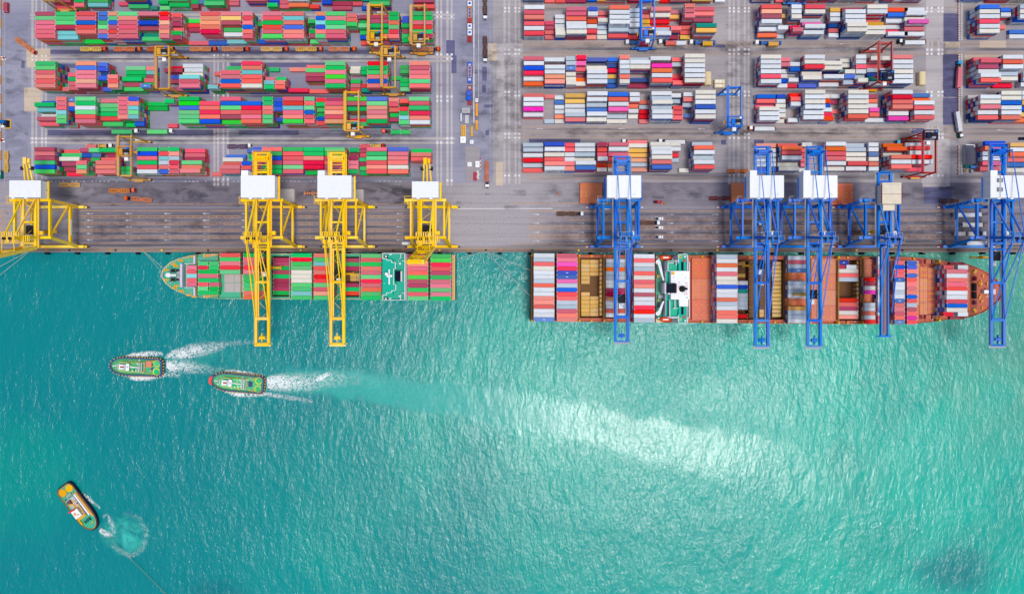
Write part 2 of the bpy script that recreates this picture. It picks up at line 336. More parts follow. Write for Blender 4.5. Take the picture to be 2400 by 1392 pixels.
for (x0, x1, y0, y1) in ((112, 1022, 136.5, 141.5), (112, 1022, 221, 231), (112, 1022, 110, 117), (100, 1022, 327.5, 333), (100, 1022, 116, 128), (100, 1022, 304, 322)): wear('tyre_streaks', yardL, m_tyre, x0, x1, y0, y1)
for (y0, y1) in ((111, 121), (210, 223), (300, 307), (310, 317), (19, 29), (9, 16), (326, 340)): wear('tyre_streaks', yardR, m_tyre, 1222, 1702, y0, y1); wear('tyre_streaks', yardR, m_tyre, 1760, 2172, y0, y1); wear('tyre_streaks', yardR, m_tyre, 2255, 2700, y0, y1)
for (x0, x1, y0, y1) in ((10, 70, 10, 430), (1070, 1180, 0, 430), (1178, 1226, 0, 430), (1695, 1765, 0, 430), (2205, 2250, 0, 430), (60, 1060, 118, 150), (60, 1060, 300, 345), (1220, 2170, 96, 130), (1220, 2170, 293, 330)): wear('oil_stain', yardL if x1 < 1100 else yardR, m_oil, x0, x1, y0, y1)
for k in range(26):
    x = random.choice([random.uniform(15, 1030), random.uniform(1060, 1230), random.uniform(1230, 2300)]); y = random.uniform(428, 484); w = random.uniform(6, 22); wear('oil_stain', apron, m_oil, x, x + w * 2.2, y, y + w * 0.7)
# quay wall details: fenders and bollards along the edge
for i in range(34):
    x = -305 + i * 18.6
    f = MB(); f.box(-0.9, 0.9, -1.0, 0, -3.2, -0.4); f.box(-1.2, 1.2, -1.3, -1.0, -3.4, -0.2)
    tag(f.build('quay_fender', m_rubber, None, (x, QY, 0)), 'black rubber fender on the quay face beside the water', 'fender', 'fenders along the quay face')
for i in range(22):
    x = -300 + i * 28.4
    f = MB(); f.tube((0, 0, 0), (0, 0, 0.5), 0.35, 8); f.tube((0, 0, 0.5), (0, 0, 0.75), 0.6, 8)
    tag(f.build('mooring_bollard', m_yel if i % 3 == 0 else m_dark, None, (x, QY + 1.1, 0.02)), 'small %s mooring bollard on the edge of the quay' % ('yellow' if i % 3 == 0 else 'dark'), 'bollard', '%s bollards along the quay edge' % ('yellow' if i % 3 == 0 else 'dark'))

# ---------------------------------------------------------------- water
def water_material():
    m, nt, b = nodes('harbour water')
    g = N(nt, 'ShaderNodeNewGeometry'); sep = N(nt, 'ShaderNodeSeparateXYZ'); nt.links.new(g.outputs['Position'], sep.inputs[0])
    X, Y = sep.outputs[0], sep.outputs[1]
    P = stretch(nt, 1, 1); big = noise(nt, P, 0.006, 3, 0.5); mid = noise(nt, P, 0.02, 4, 0.6)
    # clearer deep water left, shallower and silty water right, with some glint painted in
    gx = math_(nt, 'ADD', math_(nt, 'MULTIPLY', X, 1 / 600), 0.40)
    fx = math_(nt, 'ADD', gx, math_(nt, 'MULTIPLY', math_(nt, 'SUBTRACT', big, 0.5), 1.5)); fx = math_(nt, 'ADD', fx, math_(nt, 'MULTIPLY', math_(nt, 'SUBTRACT', mid, 0.5), 0.45))
    col = mixc(nt, ramp(nt, fx, -0.1, 1.05), lin((0, 127, 132)), lin((0, 170, 153)))
    silt = math_(nt, 'ADD', math_(nt, 'MULTIPLY', X, 1 / 230), math_(nt, 'MULTIPLY', Y, 1 / 260)); silt = math_(nt, 'ADD', silt, math_(nt, 'MULTIPLY', math_(nt, 'SUBTRACT', mid, 0.5), 0.9))
    col = mixc(nt, math_(nt, 'MULTIPLY', ramp(nt, silt, 0.75, 1.5), 0.7), col, lin((92, 146, 124)))
    cloud_shade = ramp(nt, math_(nt, 'ADD', noise(nt, P, 0.012, 3, 0.55), math_(nt, 'MULTIPLY', math_(nt, 'ADD', X, math_(nt, 'MULTIPLY', Y, -1.0)), 1 / 2600)), 0.62, 0.76)  # cloud shadows painted as darker water colour, more towards the lower right
    col = mixc(nt, math_(nt, 'MULTIPLY', cloud_shade, 0.3), col, lin((0, 122, 122)))
    for (px, py, rad, amt, c) in ((2240, 1350, 34, 0.75, (0, 112, 122)), (30, 1120, 60, 0.5, (0, 150, 134)), (700, 1330, 50, 0.3, (0, 150, 146)), (520, 1405, 20, 0.35, (0, 92, 106))):      # dark cloud shadows painted into the water colour, plus greener patches
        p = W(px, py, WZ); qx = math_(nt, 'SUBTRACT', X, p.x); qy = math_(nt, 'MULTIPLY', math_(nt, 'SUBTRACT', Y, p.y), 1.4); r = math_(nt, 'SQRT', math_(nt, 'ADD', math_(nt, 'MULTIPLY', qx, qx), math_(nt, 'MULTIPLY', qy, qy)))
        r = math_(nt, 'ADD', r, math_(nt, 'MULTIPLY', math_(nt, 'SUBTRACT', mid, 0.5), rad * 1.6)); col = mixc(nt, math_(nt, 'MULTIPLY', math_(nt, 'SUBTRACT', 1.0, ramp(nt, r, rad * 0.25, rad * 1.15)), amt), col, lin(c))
    # smoother, paler track the tugs left behind: it runs right and bends away
    t = math_(nt, 'MULTIPLY', math_(nt, 'ADD', X, 148), 1 / 100)
    cy = math_(nt, 'ADD', -50.0, math_(nt, 'MULTIPLY', math_(nt, 'POWER', math_(nt, 'MAXIMUM', t, 0.0), 1.35), -12.0))
    wv = math_(nt, 'MULTIPLY', math_(nt, 'SUBTRACT', noise(nt, P, 0.05, 4, 0.65), 0.5), 17)
    dy = math_(nt, 'ABSOLUTE', math_(nt, 'ADD', math_(nt, 'SUBTRACT', Y, cy), wv))
    wid = math_(nt, 'ADD', 8.0, math_(nt, 'MULTIPLY', math_(nt, 'MAXIMUM', t, 0.0), 4.0)); inside = math_(nt, 'SUBTRACT', 1.0, math_(nt, 'DIVIDE', dy, wid))
    slick = math_(nt, 'MULTIPLY', ramp(nt, inside, -0.05, 0.45), ramp(nt, t, -0.1, 0.4)); slick = math_(nt, 'MULTIPLY', slick, math_(nt, 'SUBTRACT', 1.0, ramp(nt, t, 2.8, 4.8)))
    col = mixc(nt, math_(nt, 'MULTIPLY', math_(nt, 'MULTIPLY', slick, math_(nt, 'SUBTRACT', 1.0, ramp(nt, t, 0.3, 2.4))), 0.55), col, lin((70, 186, 176)))
    nt.links.new(col, b.inputs['Base Color'])
    b.inputs['IOR'].default_value = 1.33; b.inputs['Roughness'].default_value = 0.12
    wind = ramp(nt, noise(nt, stretch(nt, 1.0, 1.8, R_(20)), 0.011, 3, 0.55), 0.30, 0.70)
    w1 = noise(nt, stretch(nt, 1.0, 0.48, R_(-16)), 0.50, 3, 0.65, 0.6); w2 = noise(nt, stretch(nt, 1.0, 0.6, R_(34)), 1.1, 3, 0.6, 0.4); w3 = noise(nt, stretch(nt, 1, 0.5, R_(12)), 0.11, 3, 0.55, 0.3); w4 = noise(nt, stretch(nt, 1.0, 0.35, R_(-40)), 0.22, 2, 0.5, 0.3)
    h = math_(nt, 'ADD', math_(nt, 'MULTIPLY', w1, 0.55), math_(nt, 'MULTIPLY', w2, 0.30)); h = math_(nt, 'ADD', h, math_(nt, 'MULTIPLY', w3, 1.5)); h = math_(nt, 'ADD', h, math_(nt, 'MULTIPLY', w4, 0.55))
    bp = N(nt, 'ShaderNodeBump'); bp.inputs['Distance'].default_value = 0.66
    st = math_(nt, 'MULTIPLY', math_(nt, 'SUBTRACT', 1.0, math_(nt, 'MULTIPLY', slick, 0.5)), math_(nt, 'ADD', 0.62, math_(nt, 'MULTIPLY', wind, 0.38)))
    nt.links.new(st, bp.inputs['Strength']); nt.links.new(h, bp.inputs['Height']); nt.links.new(bp.outputs[0], b.inputs['Normal'])
    return m
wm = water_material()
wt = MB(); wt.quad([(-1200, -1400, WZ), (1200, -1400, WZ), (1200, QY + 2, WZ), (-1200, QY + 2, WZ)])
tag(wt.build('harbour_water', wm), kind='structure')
# ---------------------------------------------------------------- shipping containers
CH = 2.59; CWD = 2.37; LEN = {'L': 12.1, 'S': 6.0}
txt_maersk = text_mesh('MAERSK', 1.55); txt_ever = text_mesh('EVERGREEN', 1.2); txt_one = text_mesh('ONE', 1.5)
def add_text(mb, me, cx, z, y, sgn, m, tone=0.0):
    k = len(mb.v)
    for v in me.vertices: mb.v.append((cx - sgn * v.co.x * -1 if sgn < 0 else cx - v.co.x, y, z + v.co.y))
    for p in me.polygons: mb.f.append(tuple(k + i for i in p.vertices)); mb.m.append(m); mb.t.append(tone)
def side_marks(mb, code, kind, x0, y0, z0, mi_text, mi_star, tone=0.0):
    """lettering on the long sides"""
    if kind != 'L': return
    for s, y in ((-1, y0 - CWD / 2 - 0.012), (1, y0 + CWD / 2 + 0.012)):
        if code in 'wWn':
            add_text(mb, txt_maersk, x0 - 0.9 * (1 if s < 0 else -1), z0 + 1.3, y, s, mi_text, tone)
            cx = x0 + 4.3 * (1 if s < 0 else -1); mb.quad([(cx - 0.75, y, z0 + 0.55), (cx + 0.75, y, z0 + 0.55), (cx + 0.75, y, z0 + 2.05), (cx - 0.75, y, z0 + 2.05)], mi_star, tone)
        elif code in 'gGl': add_text(mb, txt_ever, x0, z0 + 1.35, y, s, mi_text, tone)
        elif code == 'k': add_text(mb, txt_one, x0, z0 + 1.3, y, s, mi_text, tone)
def container_mesh(code, kind):
    L = LEN[kind] / 2; w = CWD / 2; mb = MB()
    mb.box(-L + 0.06, L - 0.06, -w + 0.05, w - 0.05, 0.12, CH - 0.045)                        # body
    for y in (-w + 0.06, w - 0.06):                                                            # rails
        mb.box(-L + 0.17, L - 0.17, y - 0.06, y + 0.06, CH - 0.13, CH - 0.006); mb.box(-L + 0.17, L - 0.17, y - 0.06, y + 0.06, 0, 0.16)
    for x in (-L + 0.08, L - 0.08):
        mb.box(x - 0.07, x + 0.07, -w + 0.16, w - 0.16, CH - 0.15, CH - 0.005)
        for y in (-w + 0.09, w - 0.09): mb.box(x - 0.075, x + 0.075, y - 0.085, y + 0.085, 0.12, CH - 0.1)
    n = 9 if kind == 'L' else 5                                                                # roof corrugation ribs
    for i in range(n):
        x = -L + 0.6 + (2 * L - 1.2) * i / (n - 1); mb.box(x - 0.14, x + 0.14, -w + 0.13, w - 0.13, CH - 0.05, CH - 0.022)
    for y in (-0.85, -0.35, 0.35, 0.85): mb.box(L - 0.06, L - 0.0, y - 0.03, y + 0.03, 0.2, CH - 0.2, 1)   # lock rods on the doors
    for x in (-L, L):
        for y in (-w, w):
            for z0, z1 in ((0, 0.12), (CH - 0.125, CH + 0.004)):
                mb.box(min(x, x - math.copysign(0.3, x)), max(x, x - math.copysign(0.3, x)), min(y, y - math.copysign(0.34, y)), max(y, y - math.copysign(0.34, y)), z0, z1, 1)
    if code in 'vB': mb.box(-0.6, 0.6, -0.17, 0.17, CH - 0.02, CH - 0.012, 3)
    side_marks(mb, code, kind, 0, 0, 0, 2, 4)
    return mb.mesh('container ' + COL[code][0] + (' long' if kind == 'L' else ' short'), [CM[code], m_cast, m_letter_navy if code in 'wWn' else m_letter_white, m_letter_white, m_star])
CMESH = {(c, k): container_mesh(c, k) for c in COL for k in 'LS'}
TOPS = []      # individual candidates: (score, kind, code, x, y, z, rz, label, group)
LOW = []       # the rest, joined: (kind, code, x, y, z, rz)
POOL = 'rrsmgglobwn'; POOLR = 'wwwWnnRmsbBd'
def stack(kind, code, x, y, tiers, rz, label, group, pool, z0=0.03, score=0.0, low_from=0):
    for t in range(low_from, tiers - 1):
        LOW.append((kind, random.choice(pool), x + random.uniform(-0.05, 0.05), y + random.uniform(-0.04, 0.04), z0 + t * CH, rz))
    z = z0 + (tiers - 1) * CH
    TOPS.append((z + score, kind, code, x + random.uniform(-0.06, 0.06), y + random.uniform(-0.05, 0.05), z, rz, label, group))
def yard_row(name, base_py, pitch_px, rows, pool):
    rows = sorted(rows, key=lambda r: r[0]); nb = 0
    for (px, kind, codes, tiers) in rows:
        nb += 1
        tm = max(int(t) for t in tiers if t != '.'); zt = tm * CH
        gx = (px - 1200) * M * (H - zt) / H
        for i, (c, t) in enumerate(zip(codes, tiers)):
            if c == '.' or t == '.': continue
            ly = (696 - (base_py - (5 - i + 0.5) * pitch_px)) * M
            stack(kind, c, gx + LEN[kind] / 2, ly, int(t), 0.0,
                  '%s %s container, %s lane, %s bay from left, %s' % (COL[c][0], 'long' if kind == 'L' else 'short', ORD[i + 1], ORD[nb], name), 'containers topping the stacks of the ' + name, pool)
yard_row('left yard top block', 27.8, 10.2, [
 (112.7, 'L', '..ommR', '..4431'), (168, 'S', '...ggr', '...433'), (195.5, 'L', '...Ggc', '...533'), (278, 'S', '....r.', '....1.'), (287, 'L', '...ggg', '...552'), (347, 'S', '.....t', '.....1'), (371, 'S', '....gl', '....21'),
 (388, 'L', '...ggg', '...543'), (438, 'S', '...ggm', '...322'), (466, 'S', '...gB.', '...22.'), (478, 'L', '...ggl', '...444'), (537, 'S', '...rr.', '...11.'), (575, 'L', '...rr.', '...44.'), (626, 'S', '...bbg', '...113'), (653, 'S', '...rrr', '...322'),
 (674, 'L', '...rwo', '...443'), (724.6, 'S', '...g.R', '...2.2'), (752, 'S', '...lb.', '...32.'), (776, 'L', '...gmm', '...211'), (824, 'S', '...gr.', '...21.'), (848, 'S', '...t.b', '...1.1'), (866, 'L', '...ggg', '...444'), (970, 'L', '...mms', '...332')], POOL)
yard_row('left yard second block', 109.5, 10.15, [
 (82, 'L', 'mlrrrr', '666666'), (129.5, 'L', 'gglmcc', '666655'), (177.5, 'L', 'srbRsG', '666662'), (229.5, 'S', 'bbglrb', '666666'), (253.5, 'S', 'plbmRr', '666666'), (274.8, 'L', 'lsrrrr', '666666'), (323.5, 'L', 'rtbmtg', '636534'),
 (373, 'S', 'RRpspr', '666666'), (402.5, 'S', 'smmsgm', '555455'), (442, 'L', 'GRm..r', '111..1'), (469, 'L', 'sppsRb', '666661'), (517.5, 'L', 'rymgwc', '666442'), (568, 'S', 'rRsbsr', '666666'), (604, 'S', '.g...b', '.2...2'), (614.5, 'L', 'rrgRrG', '666666'),
 (664, 'L', 'scsbss', '666666'), (722, 'S', '.g.gml', '.4.332'), (739.5, 'S', 'pbcbsl', '666666'), (762.5, 'L', 'lrglrr', '666666'), (813, 'S', 'ssg...', '555...'), (840, 'S', 'mglgbR', '434221'), (864, 'L', 'mmggom', '444331'), (911, 'S', 'ggslRs', '666666'), (941, 'S', 'bbgmgg', '344333'), (966, 'L', 'ggrRgm', '666666')], POOL)
yard_row('left yard third block', 222, 10.15, [
 (82, 'L', 'glrsss', '666666'), (137, 'S', '....tr', '....23'), (160, 'S', '..rgrr', '..4444'), (177.5, 'L', 'pbrrpr', '666666'), (228, 'S', 'bbdb.b', '5545.3'), (252.5, 'S', '...ssp', '...666'), (285, 'L', 'lgggmg', '222433'), (338, 'S', 'scmrg.', '222333'), (329, 'S', '.....B', '.....6'),
 (385, 'L', 'Rmbm.m', '2422.3'), (420, 'L', 'wwWcrr', '444666'), (487, 'S', '.s..mc', '.1..25'), (516.5, 'L', 'g.rrbs', '2.6666'), (566, 'L', 'RscssW', '666666'), (619, 'S', 'g..rcg', '1..455'), (644, 'S', '...gsR', '...455'), (676, 'L', 's....R', '1....2'), (716, 'L', 'slmm.R', '3444.1'), (762, 'L', 'lgrGrg', '666666'),
 (820, 'S', 'WW.grR', '23.222'), (847, 'S', 'gg..Rt', '22..22'), (860.5, 'L', 'Rggsbs', '666666'), (919, 'S', '..g...', '..1...'), (938, 'S', 'gg.ggl', '33.333'), (959.5, 'L', 'srrsls', '666666')], POOL)
yard_row('left yard fourth block', 302.5, 10.15, [
 (80, 'L', 'bgcwmr', '254243'), (131.5, 'S', 'srrcll', '666666'), (155.5, 'S', 'Bsb...', '555...'), (176, 'L', 'lgwlsr', '666666'), (236, 'L', 'rlggRg', '444443'), (276, 'S', 'rrrrsg', '666662'), (300.5, 'S', 'bsclcb', '666663'), (346.5, 'L', 'gg....', '11....'), (384, 'S', 'g.....', '4.....'),
 (393, 'S', '.....R', '.....1'), (419, 'L', 'gGblll', '666666'), (467.5, 'L', '.RsRsb', '.66666'), (517, 'L', 'rblRmG', '666665'), (565, 'L', '.bRsrs', '.66666'), (615.5, 'S', 'ggssll', '666666'), (640, 'S', 'bbb.b.', '555.3.'), (663, 'L', 'rRcrsG', '666666'), (713, 'S', 'lslbrs', '666666'), (740.5, 'S', 'Rgggbs', '554344'),
 (761, 'L', 'mrspRp', '566666'), (812, 'L', 'Gmg.Rg', '665.23'), (859.5, 'L', 'blprsg', '666666'), (911, 'S', 'sRsgm.', '55433.'), (935, 'S', 's.Rgcl', '4.5555'), (958.5, 'L', 'lrgRsw', '666555')], POOL)
yard_row('left yard block beside quay', 415, 10.15, [
 (80.5, 'L', 'mrmgbG', '555555'), (139, 'L', 'sgWmmR', '234321'), (179, 'S', '...rlp', '...555'), (186, 'S', 'mbm...', '432...'), (208, 'S', 'lBg...', '433...'), (224, 'L', 'g.Rssr', '4.3555'), (285, 'S', '....gg', '....33'), (252, 'S', '.m....', '.2....'), (321, 'L', 'gbrgrw', '555555'), (372, 'S', 'gRcnsb', '555555'), (396, 'S', 'gsnRrr', '555555'),
 (421, 'L', 'Rrmlsr', '333556'), (497, 'S', '.....s', '.....1'), (515, 'L', '.bWsrr', '.13355'), (566, 'S', '...bsb', '...444'), (579, 'S', 'bgg...', '322...'), (591, 'S', 'bRlrrr', '555555'), (613.5, 'L', 'sgbmgg', '555555'), (663, 'L', 'gRsrlr', '555555'), (711, 'L', 'ggsRRg', '555553'), (760.5, 'L', 'lgrsmr', '555555'),
 (816, 'S', 'gmmrrg', '435555'), (842, 'S', 'mRgmgg', '333332'), (859, 'L', 'rglssR', '555555'), (909, 'L', 'brrsWs', '555555'), (963, 'L', 'gss...', '344...')], POOL)
yard_row('middle yard top block', 11, 11.1, [
 (1229, 'L', '....wn', '....44'), (1277, 'S', '....ss', '....11'), (1302, 'S', '....RR', '....11'), (1327, 'L', '....mm', '....11'), (1377, 'S', '....bb', '....22'), (1400, 'S', '....yy', '....22'), (1424, 'L', '....ww', '....44'), (1474, 'L', '....mm', '....22'), (1523, 'S', '....WW', '....22'), (1547, 'S', '....RR', '....11'), (1573, 'L', '....ww', '....33'), (1622, 'L', '....yy', '....22')], POOLR)
yard_row('middle yard second block', 96.5, 11.1, [
 (1228.5, 'L', 'wRsRwR', '555444'), (1277, 'S', '..rmsr', '..1111'), (1302, 'S', '.wwwWW', '.22234'), (1328, 'L', 'rrswwW', '444455'), (1378, 'S', 'bwowRs', '442221'), (1402, 'S', 'rrWnwW', '113111'), (1429, 'L', 'swwwnR', '555532'), (1476, 'S', 'nnwwnR', '333321'), (1503, 'S', 'msyyym', '222244'), (1526, 'L', 'sWRRnw', '432134'),
 (1573, 'S', 'ry.Rsm', '22.141'), (1605, 'S', 'srrssy', '666111'), (1632, 'L', 'Rsmmty', '443166')], POOLR)
yard_row('middle yard third block', 210, 11.1, [
 (1227.5, 'L', 'rwbRwo', '444433'), (1277, 'L', 'w.wwps', '3.5555'), (1327, 'S', 'nnBWWW', '444334'), (1351, 'S', 'RkRmoW', '543123'), (1376, 'L', 'v.Wwww', '3.4555'), (1424, 'S', 'bdRyBb', '322111'), (1452.5, 'S', 'swwnsW', '555555'), (1477, 'L', 'nwW.dm', '355.21'), (1528, 'L', 'w.kows', '4.6666'), (1577, 'S', 'sn.RRs', '33.124'), (1605, 'L', 'WWwwwW', '666666')], POOLR)
yard_row('middle yard fourth block', 292.5, 11.1, [
 (1227, 'L', 'swwkw.', '34443.'), (1276, 'S', 's....n', '2....1'), (1300, 'S', 'wBwwoW', '111111'), (1325, 'L', 'yywwns', '322233'), (1377, 'L', 'wwnBwW', '543343'), (1426, 'L', 'bswknW', '444411'), (1476, 'S', 'wwowW.', '44221.'), (1498, 'S', '.snRRs', '.11111'), (1529, 'L', 'wnWnww', '556566'), (1577, 'S', 'wn.Rss', '32.555'), (1602, 'S', 'wsn.B.', '443.2.'), (1630, 'L', 'WWwvwW', '666666')], POOLR)
yard_row('middle yard block beside quay', 406.5, 11.1, [
 (1226, 'L', 'nnwRns', '332211'), (1276.5, 'L', 'bwWssw', '443344'), (1324, 'S', 'RRwwss', '333344'), (1349, 'L', 'wwnWwB', '333255'), (1401, 'S', 'mRrwoW', '433412'), (1427, 'L', 'rwrR..', '4433..'), (1425, 'S', '....oW', '....12'), (1470, 'L', 'Wyypnp', '222222'), (1528, 'L', 'WwwWsb', '456666'), (1572, 'S', 'WwRn..', '4422..'), (1592, 'S', '.....W', '.....1'), (1627, 'L', 'nswnws', '466566')], POOLR)
yard_row('right yard top block', 10, 11.1, [
 (1768, 'L', '....RR', '....33'), (1818, 'S', '....RR', '....11'), (1844, 'S', '....WW', '....33'), (1878, 'L', '....mm', '....44'), (1925, 'S', '....tt', '....33'), (1948, 'S', '....nn', '....33'), (1970, 'L', '....ww', '....44'), (2018, 'L', '....mm', '....44'), (2070, 'S', '....mm', '....22'), (2095, 'S', '....ww', '....22'), (2119, 'L', '....RR', '....33'), (2268, 'L', '....mb', '....44'), (2330, 'L', '....ww', '....44'), (2380, 'L', '....yy', '....44')], POOLR)
yard_row('right yard second block', 95, 11.1, [
 (1785, 'L', 'spmwwo', '555532'), (1824, 'S', '.y..wn', '.2..41'), (1859, 'S', 'wwW.Rr', '555.46'), (1887, 'L', 'RWnkww', '552354'), (1946, 'S', 'ywwdrw', '333222'), (1986, 'L', 'mwwwWW', '355566'), (2033, 'L', 'WwsyWW', '551344'), (2081, 'L', 'obwwRw', '332113'), (2130, 'L', 'wwWkrw', '343533'), (2296, 'L', 'bWwRwW', '555555'), (2346, 'S', 'bw.s..', '33.1..'), (2391, 'L', 'nWw.Bw', '555.11')], POOLR)
yard_row('right yard third block', 209.5, 11.1, [
 (1783.5, 'L', 'WwwwRw', '555555'), (1829, 'S', 'rrwWbw', '331111'), (1852, 'S', '.wb.wR', '.33.21'), (1886, 'L', 'wWRWWb', '555341'), (1931, 'L', '.WWRww', '.44152'), (1981, 'S', 'WWcWbn', '221554'), (2011, 'S', 'wwRwnW', '555546'), (2041, 'L', 'Wrnvtw', '412233'), (2093, 'L', 'swwWww', '555555'), (2299, 'L', 'rRmwws', '365566'), (2351, 'L', 'wownWR', '555331'), (2399, 'L', '...www', '...332')], POOLR)
yard_row('right yard fourth block', 292, 11.1, [
 (1780, 'L', 'bRRWww', '221444'), (1818, 'S', 'bwWwWW', '222221'), (1854, 'S', 'Rsw..w', '344..2'), (1887, 'L', 'WwWwww', '666655'), (1931, 'S', 'WobwRo', '222334'), (1945, 'S', 'wm.s..', '21.1..'), (1988, 'L', 'WwWWWs', '666666'), (2038, 'S', 'mowkR.', '222331'), (2027, 'L', '.....w', '.....2'), (2092, 'L', 'wRsswk', '666644'), (2143, 'L', 'BowrwR', '335555'), (2298, 'L', 'WwWrwR', '166655'), (2347, 'L', 'WWbwws', '555555'), (2396, 'L', 'wwybyo', '555432')], POOLR)
yard_row('right yard block beside quay', 406, 11.1, [
 (1772, 'L', 'pWwwwb', '222222'), (1833, 'L', 'soRwWW', '255523'), (1880, 'S', 'WRRrrw', '322221'), (1936, 'L', 'worrwW', '444443'), (1987, 'L', 'nnWWRw', '233343'), (2036, 'S', 'wwBWsw', '333333'), (2089, 'L', 'ooWsws', '242666'), (2138, 'L', 'wRwRwR', '355662'), (2309, 'L', 'bsnwrr', '554443'), (2368, 'L', 'ywosBW', '333221')], POOLR)

# ---- containers carried by the two ships
S1C = 647.3; S2C = 674.0
def ship_bay(ship, name, nb, px, kind, codes, ztop, zbase, pool):
    n = len(codes); ang = -0.0057 if ship == 1 else -0.0078
    c0 = (S1C + (px - 540) * 0.0057) if ship == 1 else (S2C + (px - 1275) * 0.0078)
    p = W(px, c0, ztop)
    for i, c in enumerate(codes):
        if c == '.': continue
        y = p.y - (i - (n - 1) / 2) * 2.50
        t = max(1, round((ztop - zbase) / CH))
        stack(kind, c, p.x + LEN[kind] / 2, y, t, ang, '%s %s container, %s row, %s bay from left, aboard the %s' % (COL[c][0], 'long' if kind == 'L' else 'short', ORD[i + 1], ORD[nb], name), 'containers aboard the ' + name, pool, z0=ztop - t * CH, score=8)
P1 = 'rrsmggglR'
for nb, (px, k, codes, zt, zb) in enumerate([(437, 'S', '...rrcrr...', 13.5, 8.3), (464, 'L', '....grg..g.', 13.5, 8.3), (464, 'S', '..lR...Rl..', 13.5, 8.3), (489.5, 'S', '..gg...rg..', 13.5, 8.3), (515, 'L', 'RgrRl......', 16, 8.3), (570, 'L', 'grrRrgggl.so'.replace('.', ''), 16, 8.3),
        (640, 'L', '.mmgmgmmmg.', 9.0, 6.4), (682.5, 'L', 'gRglWWWlgcg', 17.5, 9.0), (735, 'L', 'sgcRsRRlrpg', 17.5, 9.0), (806, 'L', '.mgm...mgo.', 9.0, 6.4), (846, 'L', 'lRgsrlRrolg', 18, 9.0), (955.5, 'L', 'mRsrRGmmgrl', 18, 9.0), (1009, 'L', 'gGRsmgrrlrg', 18, 9.0)]):
    ship_bay(1, 'green decked ship', nb + 1, px, k, codes, zt, zb, P1)
P2 = 'wwnnRsmBdb'
for nb, (px, k, codes, zt, zb) in enumerate([(1251, 'L', 'wnsWwwnswwssswwB', 22, 11.6), (1305, 'L', 'rrkRvBknbRsnnrss', 22, 11.6), (1420, 'L', '.wnonnwwmRswnow.', 11.5, 8.9), (1486, 'L', 'wswnsWrswmwwRRwn', 22.5, 11.6), (1680, 'L', 'nwowrWWbwwonwssW', 24, 11.6), (1729, 'S', '......wbtnnnn.R.', 9, 6.4), (1848, 'L', 'wrnB..nwnw..ynnw', 16, 11.6),
        (1964, 'L', '...Wsn....RsmWs.', 11.5, 8.9), (1966, 'S', '.vm.............', 11.5, 8.9), (1984, 'S', '..w.............', 13, 8.9), (2028, 'S', '.....RmWk..wwswR', 16, 11.6), (2058, 'S', 'wwnssnwWnwwnswRR', 18, 11.6), (2097, 'S', '.sbrsBwwnwBsrrsB', 18, 11.6), (2126, 'S', '.bbsbRsrsbsnmskR', 18, 11.6),
        (2219, 'L', '...rwsrRwwrbW...', 24, 11.6), (2212, 'S', '..r..........R..', 22, 11.6), (2245, 'S', '..w..........w..', 22, 11.6)]):
    ship_bay(2, 'rust decked ship', nb + 1, px, k, codes, zt, zb, P2)

# ---- the 300 largest of each size as objects of their own, the rest joined
seen_lab = {}
for kind, name in (('L', 'long_container'), ('S', 'short_container')):
    a = sorted([t for t in TOPS if t[1] == kind], key=lambda t: -t[0])
    for i, (sc, k, c, x, y, z, rz, lab, grp) in enumerate(a):
        onscreen = abs(x) * H / (H - z) / M < 1202 and -700 * M < y * H / (H - z) < 694 * M
        if i < 300 and onscreen: tag(link_mesh(name, CMESH[(c, k)], None, (x, y, z), rz), lab, 'container', grp)
        else: LOW.append((k, c, x, y, z, rz))
mb = MB(); keys = list(COL); nK = len(keys)
for (k, c, x, y, z, rz) in LOW:
    L = LEN[k]; tone = random.random()
    ca, sa = math.cos(rz), math.sin(rz); pts = []
    for zz in (z + 0.02, z + CH - 0.02):
        for ux, uy in ((-1, -1), (1, -1), (1, 1), (-1, 1)):
            dx, dy = ux * (L / 2 - 0.02), uy * (CWD / 2 - 0.02); pts.append((x + dx * ca - dy * sa, y + dx * sa + dy * ca, zz))
    mb.hexa(pts, keys.index(c), tone)
    if abs(y) < 190: side_marks(mb, c, k, x, y, z, nK if c in 'wWn' else nK + 1, nK + 2, tone)
tag(mb.build('stacked_containers', [CM[c] for c in keys] + [m_letter_navy, m_letter_white, m_star]), kind='stuff')
print('tops', len(TOPS), sum(t[1] == 'L' for t in TOPS), 'low', len(LOW), 'tris', sum(len(f) - 2 for f in mb.f))
# ---------------------------------------------------------------- ships
def interp(pts, x):
    for (x0, y0), (x1, y1) in zip(pts, pts[1:]):
        if x0 <= x <= x1: return y0 + (y1 - y0) * (x - x0) / max(1e-6, x1 - x0)
    return pts[0][1] if x < pts[0][0] else pts[-1][1]
m_teal = paint('teal deck paint', (70, 190, 152), 0.5, 0.25, 0.05, 0.03, 0.25); m_house_teal = paint('aqua deck paint', (0, 190, 158), 0.45, 0.2, 0.02, 0.03, 0.3)
m_hullg = paint('dark green hull paint', (20, 70, 66), 0.4, 0.25, 0, 0.03, 0.2); m_cream = paint('cream rail paint', (236, 220, 176), 0.5, 0.2, 0.1, 0.03)
m_rust = paint('rust red deck paint', (204, 108, 80), 0.55, 0.35, 0.06, 0.05, 0.18); m_hullr = paint('brown hull paint', (120, 44, 40), 0.45, 0.3, 0, 0.03, 0.2)
m_hatch = paint('orange hatch paint', (232, 138, 102), 0.55, 0.35, 0.05, 0.06, 0.2); m_hatchg = paint('grey hatch paint', (196, 190, 188), 0.6, 0.3, 0.12, 0.04, 0.3)
m_olive = paint('olive yellow steel', (168, 134, 40), 0.5, 0.35, 0.1, 0.1, 0.4); m_hold = paint('brown hold steel', (128, 92, 62), 0.7, 0.5, 0.1, 0.05, 0.3)
